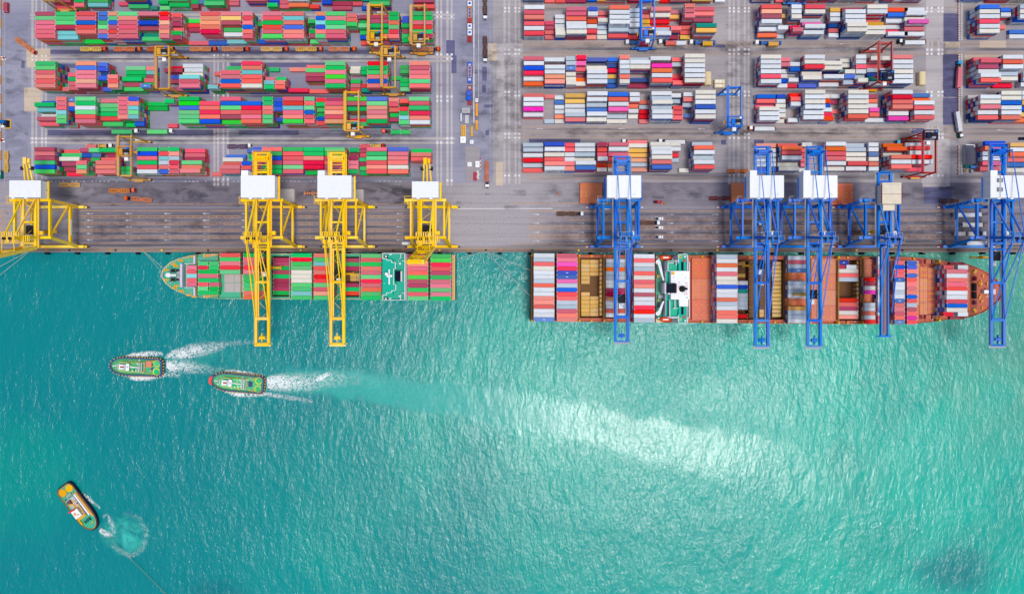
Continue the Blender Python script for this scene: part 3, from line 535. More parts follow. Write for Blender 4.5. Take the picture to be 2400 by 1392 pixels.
m_ochre = paint('ochre hold plate', (244, 200, 120), 0.6, 0.35, 0.12, 0.1, 0.5); m_tan = paint('tan grating', (226, 176, 112), 0.6, 0.3, 0.1, 0.05, 0.4)
m_lav = paint('lavender white paint', (214, 212, 232), 0.5, 0.15, 0, 0.03); m_boat = paint('lifeboat orange', (252, 84, 40), 0.4, 0.1, 0, 0.03); m_amber = paint('amber fitting paint', (248, 186, 30), 0.5, 0.2, 0.05, 0.05); m_maroon = paint('maroon paint', (150, 50, 70), 0.5, 0.2)
m_navyg = paint('navy glass roof', (16, 26, 48), 0.65, 0.02)
def ship_hull(name, top, bot, zdeck, zw, holds, shell_m, deck_m, rail_m, root, bow_left):
    """hull shell with a flared bow, deck plates round the open holds, and a bulwark"""
    xs = sorted(set([p[0] for p in top] + [p[0] for p in bot])); mid = xs[len(xs) // 2]
    T = [(x, interp(top, x)) for x in xs]; B = [(x, interp(bot, x)) for x in xs]
    org = root.location
    def L(px, py, z): return W(px, py, zdeck) - Vector((org.x, org.y, 0)) + Vector((0, 0, z - zdeck))
    loop = [L(x, y, zdeck) for x, y in T] + [L(x, y, zdeck) for x, y in reversed(B)]
    tip = xs[0] if bow_left else xs[-1]; cen = sum(p[1] for p in T) / len(T) / 2 + sum(p[1] for p in B) / len(B) / 2
    low = []
    for x, y in T + B[::-1]:
        k = max(0.0, 1 - abs(x - tip) / 120.0); x2 = x + (14 if bow_left else -14) * k; y2 = cen + (y - cen) * (1 - 0.45 * k)
        low.append(L(x2, y2, zw))
    h = MB(); n = len(loop); k0 = len(h.v); h.v += [tuple(p) for p in low] + [tuple(p) for p in loop]
    for i in range(n):
        j = (i + 1) % n; h.f.append((k0 + i, k0 + j, k0 + n + j, k0 + n + i)); h.m.append(0); h.t.append(0)
    h.build('hull', shell_m, root)
    # bulwark: thin wall standing on the deck edge
    bw = MB(); c0 = L((xs[0] + xs[-1]) / 2, cen, zdeck)
    for i in range(n):
        j = (i + 1) % n; a, b = loop[i], loop[j]
        ai = a + (Vector((c0.x, c0.y, a.z)) - a).normalized() * 0.5; bi = b + (Vector((c0.x, c0.y, b.z)) - b).normalized() * 0.5
        up = Vector((0, 0, 1.15)); bw.hexa([a, b, bi, ai, a + up, b + up, bi + up, ai + up])
    bw.build('bulwark', rail_m, root)
    # deck plates
    cuts = sorted(set(xs + [v for hd in holds for v in hd[:2]])); dk = MB()
    for x0, x1 in zip(cuts, cuts[1:]):
        xm = (x0 + x1) / 2; hd = [q for q in holds if q[0] <= xm <= q[1]]
        t0, t1, b0, b1 = interp(top, x0), interp(top, x1), interp(bot, x0), interp(bot, x1)
        if hd:
            y0, y1 = hd[0][2], hd[0][3]
            dk.quad([L(x0, y0, zdeck), L(x1, y0, zdeck), L(x1, t1, zdeck), L(x0, t0, zdeck)]); dk.quad([L(x0, b0, zdeck), L(x1, b1, zdeck), L(x1, y1, zdeck), L(x0, y1, zdeck)])
        else: dk.quad([L(x0, b0, zdeck), L(x1, b1, zdeck), L(x1, t1, zdeck), L(x0, t0, zdeck)])
    dk.build('deck', deck_m, root)
    for (x0, x1, y0, y1) in holds:
        z0 = zdeck - 7.0; q = MB(); P = [(x0, y0), (x1, y0), (x1, y1), (x0, y1)]
        bt = [L(x, y, z0) for x, y in P]; tp = [L(x, y, zdeck + 0.9) for x, y in P]
        q.quad([bt[3], bt[2], bt[1], bt[0]])
        for i in range(4): q.quad([bt[i], bt[(i + 1) % 4], tp[(i + 1) % 4], tp[i]])
        q.build('cargo_hold', m_hold, root)
    return L
def pbox(mb, L, x0, y0, x1, y1, z0, z1, m=0):
    a = L(x0, y1, z0); b = L(x1, y0, z0); mb.box(min(a.x, b.x), max(a.x, b.x), min(a.y, b.y), max(a.y, b.y), z0, z1, m)
def part(root, name, m, fn, **kw):
    q = MB(); fn(q); o = q.build(name, m, root); return o

# ---- green decked ship, bow to the left
s1 = empty('container_ship', W(724, 648, 0)); s1.location.z = WZ
tag(s1, 'smaller container ship with green deck, aqua deckhouse roof and bow pointing left', 'ship')
s1.location.z = 0
top1 = [(381.5, 644), (382.5, 634), (388, 626), (400, 615), (420, 606), (445, 599.5), (475, 596), (500, 594.8), (700, 594.8), (900, 595.4), (1067, 597)]
bot1 = [(381.5, 645), (383, 655), (390, 665), (403, 675), (425, 686.5), (450, 694), (480, 698), (515, 700.3), (700, 701), (900, 702), (1067, 703.5)]
L1 = ship_hull('s1', top1, bot1, 7.0, WZ - 1, [(639, 681, 601, 695), (805, 846, 602, 696)], m_hullg, m_teal, m_cream, s1, True)
part(s1, 'breakwater', m_lav, lambda q: (pbox(q, L1, 430, 619, 435, 673, 7.02, 12), pbox(q, L1, 459.5, 600.5, 463.5, 620, 7.02, 11), pbox(q, L1, 459.5, 673.5, 463.5, 693, 7.02, 11), pbox(q, L1, 437, 617.5, 459, 619.5, 7.02, 10), pbox(q, L1, 437, 673, 459, 675, 7.02, 10)))
for (y0, y1) in ((631, 637.5), (652, 658.5)):
    q = MB(); a = L1(407, y0, 7); b = L1(407, y1, 7)
    q.tube((a.x, a.y, 8.3), (b.x, b.y, 8.3), 1.0, 10); q.box(a.x - 1.6, a.x + 1.6, a.y - 0.4, a.y + 0.0, 7.02, 9.3); q.box(a.x - 1.6, a.x + 1.6, b.y - 0.2, b.y + 0.2, 7.02, 9.3)
    q.box(a.x + 1.9, a.x + 4.2, b.y + 0.2, a.y - 0.2, 7.02, 8.6); q.build('mooring_winch', m_dark, s1)
for y in (638, 652):
    q = MB(); a = L1(424, y, 7); q.ring(a.x, a.y, 0.8, 2.0, 7.02, 8.4, 16); q.tube((a.x, a.y, 7.02), (a.x, a.y, 9.0), 0.7, 10); q.build('rope_drum', m_steel, s1)
part(s1, 'anchor_windlass', m_white, lambda q: (pbox(q, L1, 393, 640, 402, 650, 7.02, 9), pbox(q, L1, 402, 643, 415, 647.5, 7.02, 8.4), pbox(q, L1, 389, 643, 394, 647, 7.02, 8.2)))
part(s1, 'bow_platform', m_steel, lambda q: pbox(q, L1, 379, 640, 384.5, 651, 8.0, 8.6))
q = MB()
for i in range(15):
    x = 386 + i * 4.6 + i * i * 0.05
    for s, pts in ((1, top1), (-1, bot1)):
        y = interp(pts, x); a = L1(x, y + s * 0.6, 7); b = L1(x + 1.6, y + s * 4.2, 7); q.bar((a.x, a.y, 7.7), (b.x, b.y, 7.2), 0.3, 0.9)
q.build('bulwark_stanchions', m_cream, s1)
for (x, y) in ((390, 633), (390, 656), (408, 619.5), (409, 675), (424, 611), (425, 682), (440, 605), (442, 691.5), (452, 601), (455, 695), (452, 610), (452, 683), (413, 624), (414, 670)):
    q = MB(); p = L1(x, y, 7); q.tube((p.x - 0.6, p.y, 7.02), (p.x - 0.6, p.y, 8.1), 0.42, 8); q.tube((p.x + 0.6, p.y, 7.02), (p.x + 0.6, p.y, 8.1), 0.42, 8); q.box(p.x - 1.4, p.x + 1.4, p.y - 0.6, p.y + 0.6, 7.02, 7.25); q.build('mooring_bitts', m_amber, s1)
for s, y0 in ((1, 595.6), (-1, 689.5)):
    for i in range(6):
        x = 479 + i * 6; q = MB(); pbox(q, L1, x, y0 + (0 if s > 0 else 2), x + 5.4, y0 + 9 - (i * 1.0), 8.9, 9.1); q.build('lashing_platform', m_tan, s1)
for x in (464.5, 514.5, 568, 622, 681.5, 733.5, 800, 845, 894, 1005.5):
    q = MB(); y0, y1 = interp(top1, x) + 1.5, interp(bot1, x) - 1.5
    pbox(q, L1, x - 1.0, y0, x + 0.6, y1, 9.2, 9.6)
    for i in range(12): yy = y0 + (y1 - y0) * i / 11; pbox(q, L1, x - 0.9, yy - 0.25, x + 0.5, yy + 0.25, 7.02, 9.2)
    q.build('lashing_bridge', m_olive if x < 600 else m_steel, s1)
for (x0, y0, x1, y1) in ((528, 643.5, 551, 662), (551.4, 643.5, 573, 662), (528, 663, 551, 684.5), (551.4, 663, 573, 684.5)):
    part(s1, 'hatch_cover', m_hatchg, lambda q: (pbox(q, L1, x0, y0, x1 - 0.3, y1, 7.6, 8.5), pbox(q, L1, x0 + 1, y0 + 1, x0 + 1.6, y1 - 1, 8.5, 8.6)))
for (x0, x1) in ((516, 568), (570, 620), (683, 733), (736, 786), (847, 893), (955, 1004), (1008, 1057), (437, 462), (464, 514)):
    y0 = max(interp(top1, (x0 + x1) / 2) + 6, 600); y1 = min(interp(bot1, (x0 + x1) / 2) - 6, 697)
    part(s1, 'hatch_cover', m_teal, lambda q: pbox(q, L1, x0, y0, x1, y1, 7.6, 8.2))
for (x, y) in ((816, 650), (816, 640), (832, 650), (832, 640)):
    part(s1, 'hold_plate', m_ochre, lambda q: pbox(q, L1, x, y, x + 15, y + 9, 0.1, 0.8))
dh = empty('deckhouse', (0, 0, 0)); dh.parent = s1
def P1b(name, m, *b): 
    q = MB()
    for bb in b: pbox(q, L1b, *bb)
    return q.build(name, m, dh)
def L1b(px, py, z): return W(px, py, 26) - Vector((s1.location.x, s1.location.y, 0))
P1b('house_wall', m_white, (898.5, 595, 950, 703, 7.0, 24.6)); P1b('house_roof', m_house_teal, (898, 594.5, 950.5, 703.5, 24.6, 25.0))
P1b('bridge_roof', m_house_teal, (897.5, 607, 922, 691, 25.0, 28.0), (922, 614, 927, 684, 25.0, 28.0), (927, 620, 929, 626, 25.0, 27.5), (927, 671, 929, 677, 25.0, 27.5))
rl = []
for (x0, y0, x1, y1) in ((898, 594, 950, 595.2), (898, 702.6, 950, 703.8), (897.6, 594, 898.8, 607), (897.6, 691, 898.8, 703.8), (907, 606.6, 908.2, 611), (907, 606, 898, 607.4), (918, 610, 908, 611.2), (918.6, 611, 919.8, 615), (919, 615, 928, 616.2), (927.5, 615, 928.9, 631), (924, 630, 928, 631.4), (923.4, 631, 924.6, 667), (924, 666, 929, 667.2), (928, 667, 929.2, 681), (919, 680.6, 928, 681.8), (918.6, 681.5, 919.8, 686), (908, 685.5, 919, 686.6), (907, 686, 908.2, 690.5), (898, 690.5, 908, 691.6), (949.5, 594, 951, 703.8), (943, 611, 950, 612.2), (943, 685.6, 950, 686.8), (939.6, 595, 940.8, 606), (939.6, 690, 940.8, 703)):
    rl.append((min(x0, x1), y0, max(x0, x1), y1, 25.0, 28.9))
P1b('white_railing', m_white, *rl)
fu = P1b('funnel', m_navyg, (929, 636, 941, 659.5, 25, 31.5)); q = MB(); pbox(q, L1b, 941.6, 636, 944, 660, 25, 30.5); q.build('funnel_rim', m_white, fu)
q = MB(); a = L1b(916, 648, 28); q.tube((a.x, a.y, 28), (a.x, a.y, 34), 0.7, 10); pbox(q, L1b, 914, 632, 917, 667, 31, 31.4); pbox(q, L1b, 910, 645, 923, 650, 32, 32.4); q.tube((a.x - 1.4, a.y + 1.2, 32.4), (a.x - 1.4, a.y + 1.2, 33.6), 0.9, 10); q.build('radar_mast', m_white, dh)
for (x, y) in ((900.5, 597.5), (900.5, 696)): P1b('lift_hatch', m_dark, (x, y, x + 8, y + 8, 25, 25.3))
for (x, y) in ((903, 599), (903, 698)): P1b('vent_box', m_white, (x, y, x + 3.4, y + 4.4, 25.3, 26.4))
for (x, y) in ((915.5, 596), (937.5, 618), (936.5, 694), (915, 700), (921, 670)):
    q = MB(); a = L1b(x, y, 25); q.tube((a.x, a.y, 25), (a.x, a.y, 26.5), 0.55, 10); q.build('vent_cap', m_white, dh)
part(s1, 'stern_platform', m_tan, lambda q: [pbox(q, L1, 1059, 599 + i * 10.5, 1066, 608.4 + i * 10.5, 8.9, 9.2) for i in range(10)] + [pbox(q, L1, 1061, 598, 1063, 702, 9.2, 9.5)])

# ---- rust decked ship, bow to the right
s2 = empty('container_ship', W(1790, 677, 0))
tag(s2, 'larger container ship with rust red deck, white wheelhouse and bow pointing right', 'ship')
top2 = [(1244, 597), (1300, 597), (1800, 600), (2100, 602), (2140, 603.5), (2180, 608), (2205, 612.5), (2225, 614.5), (2253, 614.8), (2285, 626), (2310, 638), (2335, 656), (2347, 675), (2349, 684)]
bot2 = [(1244, 753), (1300, 753.5), (1800, 758), (2100, 760), (2140, 758.5), (2185, 754), (2220, 748.5), (2250, 748), (2275, 742), (2300, 733), (2320, 722), (2340, 705), (2349, 688)]
H2 = [(1359, 1412, 605, 745), (1417, 1466, 606, 746), (1728, 1838, 609, 749), (1961, 2014, 610, 751)]
L2 = ship_hull('s2', top2, bot2, 9.5, WZ - 1, H2, m_hullr, m_rust, m_rust, s2, False)
random.seed(21)
for r in range(14):                                   # plates on the floor of the open hold
    for c in range(2):
        if (c == 1 and 4 <= r <= 8) or (c == 0 and r in (6, 7)): continue
        y = 608 + r * 9.6; x = 1364 + c * 21
        part(s2, 'hold_plate', m_ochre, lambda q: (pbox(q, L2, x, y, x + 20, y + 8.9, 2.6, 4.4 + random.uniform(0, 0.5)),))
for r in range(14):
    y = 613 + r * 9.4
    part(s2, 'hold_plate', m_ochre, lambda q: pbox(q, L2, 1814, y, 1835, y + 7.8, 5.0, 6.2 + 0.2 * (r % 3)))
    if r not in (6, 7, 8, 9, 10, 11, 12): part(s2, 'hold_plate', m_ochre if r in (0, 3) else m_hold, lambda q: pbox(q, L2, 1732, y, 1754, y + 8, 2.6, 3.3))
    part(s2, 'hold_plate', m_ochre if r in (0, 1, 5, 12, 13) else m_hold, lambda q: pbox(q, L2, 1787, y, 1798, y + 8.6, 2.6, 3.8))
    part(s2, 'cell_guide', m_hold, lambda q: pbox(q, L2, 1757, y, 1768, y + 8, 2.6, 7.5))
for r in range(13):
    part(s2, 'cell_guide', m_ochre, lambda q: pbox(q, L2, 2009, 612 + r * 10.2, 2013.4, 620 + r * 10.2, 2.6, 9.0))
    part(s2, 'cell_guide', m_ochre, lambda q: pbox(q, L2, 1406, 606.5 + r * 10.4, 1411.4, 615 + r * 10.4, 2.6, 8.8))
for (x0, x1, dy) in ((1248, 1300, 0), (1303, 1354, 0), (1484, 1537, 0), (1620, 1666, 1), (1676, 1727, 0), (1846, 1892, 0), (1897, 1957, 2), (2022, 2052, 0), (2054, 2092, 0), (2095, 2122, 0), (2124, 2151, 0), (2152, 2170, 3), (2170.6, 2189, 3), (2196, 2268, 4)):
    n = 4 if x0 > 1850 else 3
    t, b = max(interp(top2, x0), interp(top2, x1)) + 6, min(interp(bot2, x0), interp(bot2, x1)) - 6
    if dy >= 3: t += 12; b -= 12
    for i in range(n):
        y0 = t + (b - t) * i / n; y1 = t + (b - t) * (i + 1) / n - 0.6
        def hc(q):
            pbox(q, L2, x0, y0, x1, y1, 10.2, 11.4); pbox(q, L2, (x0 + x1) / 2 - 0.6, y0 + 0.5, (x0 + x1) / 2 + 0.6, y1 - 0.5, 11.4, 11.55)
        o = part(s2, 'hatch_cover', m_hatch, hc)
        q = MB()
        for fx in (0.2, 0.5, 0.8):
            for fy in (0.25, 0.75):
                p = L2(x0 + (x1 - x0) * fx, y0 + (y1 - y0) * fy, 11.4); q.box(p.x - 0.35, p.x + 0.35, p.y - 0.35, p.y + 0.35, 11.4, 11.7)
        q.build('lashing_sockets', m_amber, o)
for x in (1246.5, 1302, 1356.5, 1414.5, 1482, 1538.5, 1668.5, 1673, 1842, 1894, 1958.5, 2017, 2092, 2193):
    q = MB(); t, b = interp(top2, x) + 1, interp(bot2, x) - 1
    pbox(q, L2, x - 1.6, t, x - 0.4, b, 13.4, 13.8); pbox(q, L2, x + 0.5, t, x + 1.5, b, 13.4, 13.8)
    for i in range(17): yy = t + (b - t) * i / 16; pbox(q, L2, x - 1.6, yy - 0.35, x + 1.5, yy + 0.35, 9.52, 13.4)
    o = q.build('lashing_bridge', m_olive, s2); q = MB(); pbox(q, L2, x - 1.9, t - 0.5, x + 1.9, t + 4, 9.52, 14.4); pbox(q, L2, x - 1.9, b - 4, x + 1.9, b + 0.5, 9.52, 14.4); q.build('end_posts', m_amber, o)
for x in (1386, 1440, 1645, 1755, 1815, 1985, 2045, 2140):
    for y in (interp(top2, x) + 3, interp(bot2, x) - 3): part(s2, 'deck_vent', m_amber, lambda q: pbox(q, L2, x - 2, y - 2, x + 2, y + 2, 9.52, 10.9))
def L2b(px, py, z): return W(px, py, 30) - Vector((s2.location.x, s2.location.y, 0))
dh2 = empty('deckhouse', (0, 0, 0)); dh2.parent = s2
def P2b(name, m, *b):
    q = MB()
    for bb in b: pbox(q, L2b, *bb)
    return q.build(name, m, dh2)
P2b('house_wall', m_white, (1564, 612, 1590, 743, 9.5, 25), (1590, 598, 1617, 757, 9.5, 25)); P2b('aft_wall', m_cream, (1547, 598, 1563.5, 757, 9.5, 17))
P2b('house_deck', m_house_teal, (1565, 612.5, 1590, 742.5, 25.0, 25.3), (1590, 600, 1616, 755, 25.0, 25.3)); P2b('aft_deck', m_teal, (1547.5, 606, 1564, 748, 17, 17.3))
P2b('bridge_wing', m_house_teal, (1592, 596, 1611, 640, 25.3, 28.2), (1592, 715, 1611, 757.5, 25.3, 28.2))
P2b('terrace', m_teal, (1567, 616, 1590, 636, 25.3, 26.6), (1570, 705, 1591, 744, 25.3, 26.6), (1575, 613, 1590, 616, 25.3, 25.9))
P2b('wheelhouse_roof', m_white, (1572.5, 635, 1616.5, 702, 25.3, 30.0), (1592, 702, 1613, 718, 25.3, 30.0), (1566, 664, 1573, 690, 25.3, 29.0))
P2b('bridge_window', m_navyg, (1598, 613.5, 1603.5, 633.5, 28.2, 28.5), (1598, 719, 1603.5, 737, 28.2, 28.5))
fu = P2b('funnel', m_navyg, (1562.5, 664.5, 1581.5, 687, 25.3, 33)); q = MB(); pbox(q, L2b, 1581.6, 664.5, 1583.6, 687, 25.3, 33.2); q.build('funnel_edge', m_maroon, fu); q = MB(); pbox(q, L2b, 1558, 663, 1562, 688, 17.3, 30); q.build('funnel_casing', m_white, fu)
wr = [(1590.5, 595.2, 1611.5, 596.4), (1610.6, 596, 1611.8, 634), (1590.5, 596, 1591.6, 617), (1611, 607, 1613.6, 634), (1590.5, 757, 1611.5, 758.4), (1610.4, 718, 1611.6, 758), (1590.5, 738, 1591.6, 758), (1615.8, 615, 1617.2, 745), (1611, 614, 1616, 615.2), (1611, 744, 1616, 745.2), (1566, 634.5, 1573, 635.6), (1565.6, 616, 1566.8, 636), (1566, 615.4, 1580, 616.6), (1585, 609, 1586.2, 622), (1570, 704, 1571.2, 745), (1571, 744.4, 1592, 745.6), (1578, 722, 1590, 723.2), (1582, 703, 1583.2, 722), (1565, 611.4, 1590, 612.6), (1565, 742.4, 1590, 743.6)]
P2b('white_railing', m_white, *[(a, b, c, d, 25.3, 29.2) for a, b, c, d in wr])
P2b('yellow_locker', m_amber, (1574, 637, 1580.5, 644, 30, 30.6)); P2b('grey_locker', m_steel, (1550.5, 691.5, 1565, 699.5, 17.3, 19.2)); P2b('yellow_locker', m_amber, (1548.5, 643, 1554, 650, 17.3, 19), (1550, 702, 1554, 707, 17.3, 18.6))
P2b('blue_grey_tank', plain('slate tank paint', (96, 110, 140)), (1550, 710, 1560, 722, 17.3, 19.6), (1556, 620, 1561, 632, 17.3, 19.6))
q = MB(); a = L2b(1599, 677, 30); q.tube((a.x, a.y, 30), (a.x, a.y, 34), 2.0, 8, r2=0.9); q.tube((a.x, a.y, 34), (a.x, a.y, 40), 0.6, 8); q.box(a.x - 0.3, a.x + 2.4, a.y - 0.6, a.y + 0.6, 33, 33.5); q.build('radar_mast', m_dark, dh2)
q = MB(); q.tube((a.x + 0.8, a.y, 34.2), (a.x + 0.8, a.y, 35.2), 0.6, 10); q.build('radar_dome', m_white, dh2)
tm = text_mesh('DavLe', 2.9); tm.materials.append(plain('lettering faded red', (226, 132, 140))); o = link_mesh('roof_lettering', tm, dh2, L2b(1607.5, 676, 30) + Vector((0, 0, 0.06)), R_(90))
for y, s in ((602.5, 1), (749.5, -1)):
    q = MB(); a = L2b(1552, y, 22); b = L2b(1579, y, 22); q.tube((a.x + 1, a.y, 22), (b.x - 1, b.y, 22), 1.3, 12); q.tube((a.x, a.y, 22), (a.x + 1, a.y, 22), 0.6, 12, r2=1.3); q.tube((b.x - 1, b.y, 22), (b.x, b.y, 22), 1.3, 12, r2=0.5)
    o = q.build('lifeboat', m_boat, dh2); q = MB(); q.box((a.x + b.x) / 2 - 1.6, (a.x + b.x) / 2 + 1.6, a.y - 0.4, a.y + 0.4, 23.1, 23.5); q.build('lifeboat_hatch', m_white, o)
    for (cx, cy) in ((1550, y + s * 3.5), (1584, y + s * 4)):
        q = MB(); pbox(q, L2b, cx - 1.5, cy - 1.5, cx + 1.5, cy + 1.5, 17.3, 22); q.build('davit', m_white, dh2)
    q = MB(); p0 = L2b(1547.5, 613 if s > 0 else 735, 22); p1 = L2b(1559.5, 657 if s > 0 else 706, 24); q.tube((p0.x, p0.y, 9.5), (p0.x, p0.y, 22.5), 0.9, 12); q.bar((p0.x, p0.y, 23), (p1.x, p1.y, 24.5), 0.9, 0.8); q.bar((p0.x + 1.2, p0.y, 23), (p1.x, p1.y, 24.5), 0.5, 0.5); q.ring(p0.x, p0.y, 0.7, 1.3, 22.5, 23.0, 12); q.build('provision_crane', m_white, dh2)
for (x, y) in ((1596.5, 601.5), (1595, 749)):
    q = MB(); a = L2b(x, y, 28); q.ring(a.x, a.y, 0.6, 0.95, 28.22, 28.4, 16); q.build('yellow_roundel', m_amber, dh2)
for (x, y) in ((1605, 610), (1604.5, 743)): q = MB(); a = L2b(x, y, 28); q.tube((a.x, a.y, 28.22), (a.x, a.y, 28.4), 0.85, 12); q.build('red_roundel', m_red, dh2)
for (x, y) in ((1604, 599.5), (1605, 750)): P2b('wing_console', m_white, (x, y, x + 4, y + 4, 28.2, 29.2))
# foredeck gear of the rust decked ship
for (x, y, a) in ((2283.5, 637, 1.0), (2283, 727, -1.0)): q = MB(); p = L2(x, y, 9.5); q.cbox(p.x, p.y, 9.52, 2.6, 1.5, 1.0, a); q.build('yellow_locker', m_amber, s2)
for (x, y) in ((2282, 653), (2282, 709)):
    q = MB(); pbox(q, L2, x - 3.5, y - 4.5, x + 3.5, y + 4.5, 9.52, 11); p = L2(x, y, 0); q.tube((p.x, p.y - 1.2, 11.2), (p.x, p.y + 1.2, 11.2), 0.8, 10); q.build('mooring_winch', m_maroon, s2)
for (x, y0, y1) in ((2281, 664, 682), (2281, 684, 700)):
    q = MB(); a = L2(x, y0, 9.5); b = L2(x, y1, 9.5); q.tube((a.x, a.y, 11), (b.x, b.y, 11), 1.1, 12); pbox(q, L2, x - 4, y0 + 1, x - 2.5, y1 - 1, 9.52, 10.6); q.build('anchor_winch', m_dark, s2)
for (x, y) in ((2293, 663), (2297, 660), (2297, 667), (2294, 698), (2297, 693), (2299, 706), (2312, 665), (2312, 693), (2325, 661), (2326, 704), (2302, 647), (2300, 722)):
    q = MB(); p = L2(x, y, 9.5); q.tube((p.x, p.y - 0.5, 9.52), (p.x, p.y - 0.5, 10.6), 0.4, 8); q.tube((p.x, p.y + 0.5, 9.52), (p.x, p.y + 0.5, 10.6), 0.4, 8); q.build('mooring_bitts', m_amber, s2)
for i in range(12): part(s2, 'deck_socket', m_amber, lambda q: pbox(q, L2, 2270, 628 + i * 9.6, 2272, 630 + i * 9.6, 9.52, 9.9))
part(s2, 'bow_mast_house', m_white, lambda q: (pbox(q, L2, 2300, 680, 2316, 688, 9.52, 12.5), pbox(q, L2, 2316, 678, 2329, 690, 9.52, 11.2)))
part(s2, 'foredeck_break', m_maroon, lambda q: (pbox(q, L2, 2222, 614.6, 2255, 621, 9.52, 11.6), pbox(q, L2, 2222, 741.5, 2255, 748, 9.52, 11.6)))
for y0 in (609, 738):
    for (x0, x1, mm) in ((2150, 2158, m_maroon), (2166, 2178, m_rust), (2181, 2188, m_hold)): part(s2, 'deck_house_box', mm, lambda q: pbox(q, L2, x0, y0, x1, y0 + 9, 9.52, 11.5))

random.seed(5)
def clutter(root, L, boxes_, z, n, mats, name='deck_clutter'):
    for m in mats:
        q = MB()
        for k in range(n):
            x0, y0, x1, y1 = random.choice(boxes_); x = random.uniform(x0, x1); y = random.uniform(y0, y1); w = random.uniform(0.6, 2.2); h = random.uniform(0.6, 2.0)
            pbox(q, L, x, y, x + w, y + h, z, z + random.uniform(0.3, 1.2))
        q.build(name, m, root)
clutter(s1, L1, [(390, 625, 428, 665), (437, 603, 458, 615), (437, 678, 458, 690), (520, 597, 1000, 598.5), (520, 699, 1000, 700.5)], 7.03, 16, [m_white, m_amber, m_steel, m_dark])
clutter(s2, L2, [(2272, 640, 2335, 722), (1260, 598, 2150, 601), (1260, 752, 2150, 755), (2150, 612, 2190, 624), (2150, 738, 2190, 750)], 9.53, 26, [m_white, m_amber, m_maroon, m_dark])
clutter(dh2, L2b, [(1548, 612, 1562, 660), (1548, 690, 1562, 742)], 17.32, 14, [m_white, m_steel, m_amber, m_dark]); clutter(dh2, L2b, [(1566, 616, 1590, 632), (1572, 704, 1590, 742), (1592, 600, 1610, 612), (1592, 740, 1610, 754)], 26.62, 8, [m_white, m_steel]); clutter(dh2, L2b, [(1576, 645, 1612, 700)], 30.01, 6, [m_steel, m_cream])
clutter(dh, L1b, [(900, 612, 918, 686), (930, 600, 946, 630), (930, 664, 946, 698)], 28.02, 5, [m_white, m_steel])
part(s1, 'bow_pipes', m_steel, lambda q: [pbox(q, L1, 400 + 4 * i, 628, 400.5 + 4 * i, 662, 7.03, 7.3) for i in range(6)])
# ---- mooring ropes
m_rope = plain('pale rope', (214, 208, 190)); m_tow = plain('tow rope', (150, 150, 96))
def rope(name, a, b, sag, m, lab, r=0.11, n=14):
    a = Vector(a); b = Vector(b); q = MB(); pts = [a.lerp(b, i / n) - Vector((0, 0, sag * 4 * (i / n) * (1 - i / n))) for i in range(n + 1)]
    q.v = []; 
    for u, v in zip(pts, pts[1:]): q.tube(u, v, r, 5)
    o = q.build(name, m); o.location = (0, 0, 0); tag(o, lab, 'rope')
e = 0.75
rope('mooring_rope', W(335, 588, e), W(383, 643, 8.3), 0.6, m_rope, 'pale mooring rope from quay down to the green bow, lower of two')
rope('mooring_rope', W(337, 589, e), W(386, 632, 8.3), 0.4, m_rope, 'pale mooring rope from quay down to the green bow, upper of two')
rope('mooring_rope', W(68, 588, e), W(-60, 655, 8), 0.6, m_rope, 'pale mooring rope leaving the left picture edge, upper of two')
rope('mooring_rope', W(69, 589, e), W(-60, 690, 8), 0.6, m_rope, 'pale mooring rope leaving the left picture edge, lower of two')
rope('mooring_rope', W(1135, 589, e), W(1067, 610, 9), 0.4, m_rope, 'pale mooring rope between quay and green stern')
rope('mooring_rope', W(1138, 589, e), W(1244, 634, 10), 0.6, m_rope, 'pale mooring rope from quay to the rust deck stern, upper of two')
rope('mooring_rope', W(1137, 589, e), W(1244, 695, 10), 0.8, m_rope, 'pale mooring rope from quay to the rust deck stern, lower of two')
rope('mooring_rope', W(2160, 590, e), W(2214, 612, 10), 0.3, m_rope, 'short pale mooring rope beside the rust coloured bow')
rope('mooring_rope', W(2420, 585, e), W(2347, 676, 10.6), 0.6, m_rope, 'long pale mooring rope from bow tip to the right picture edge')
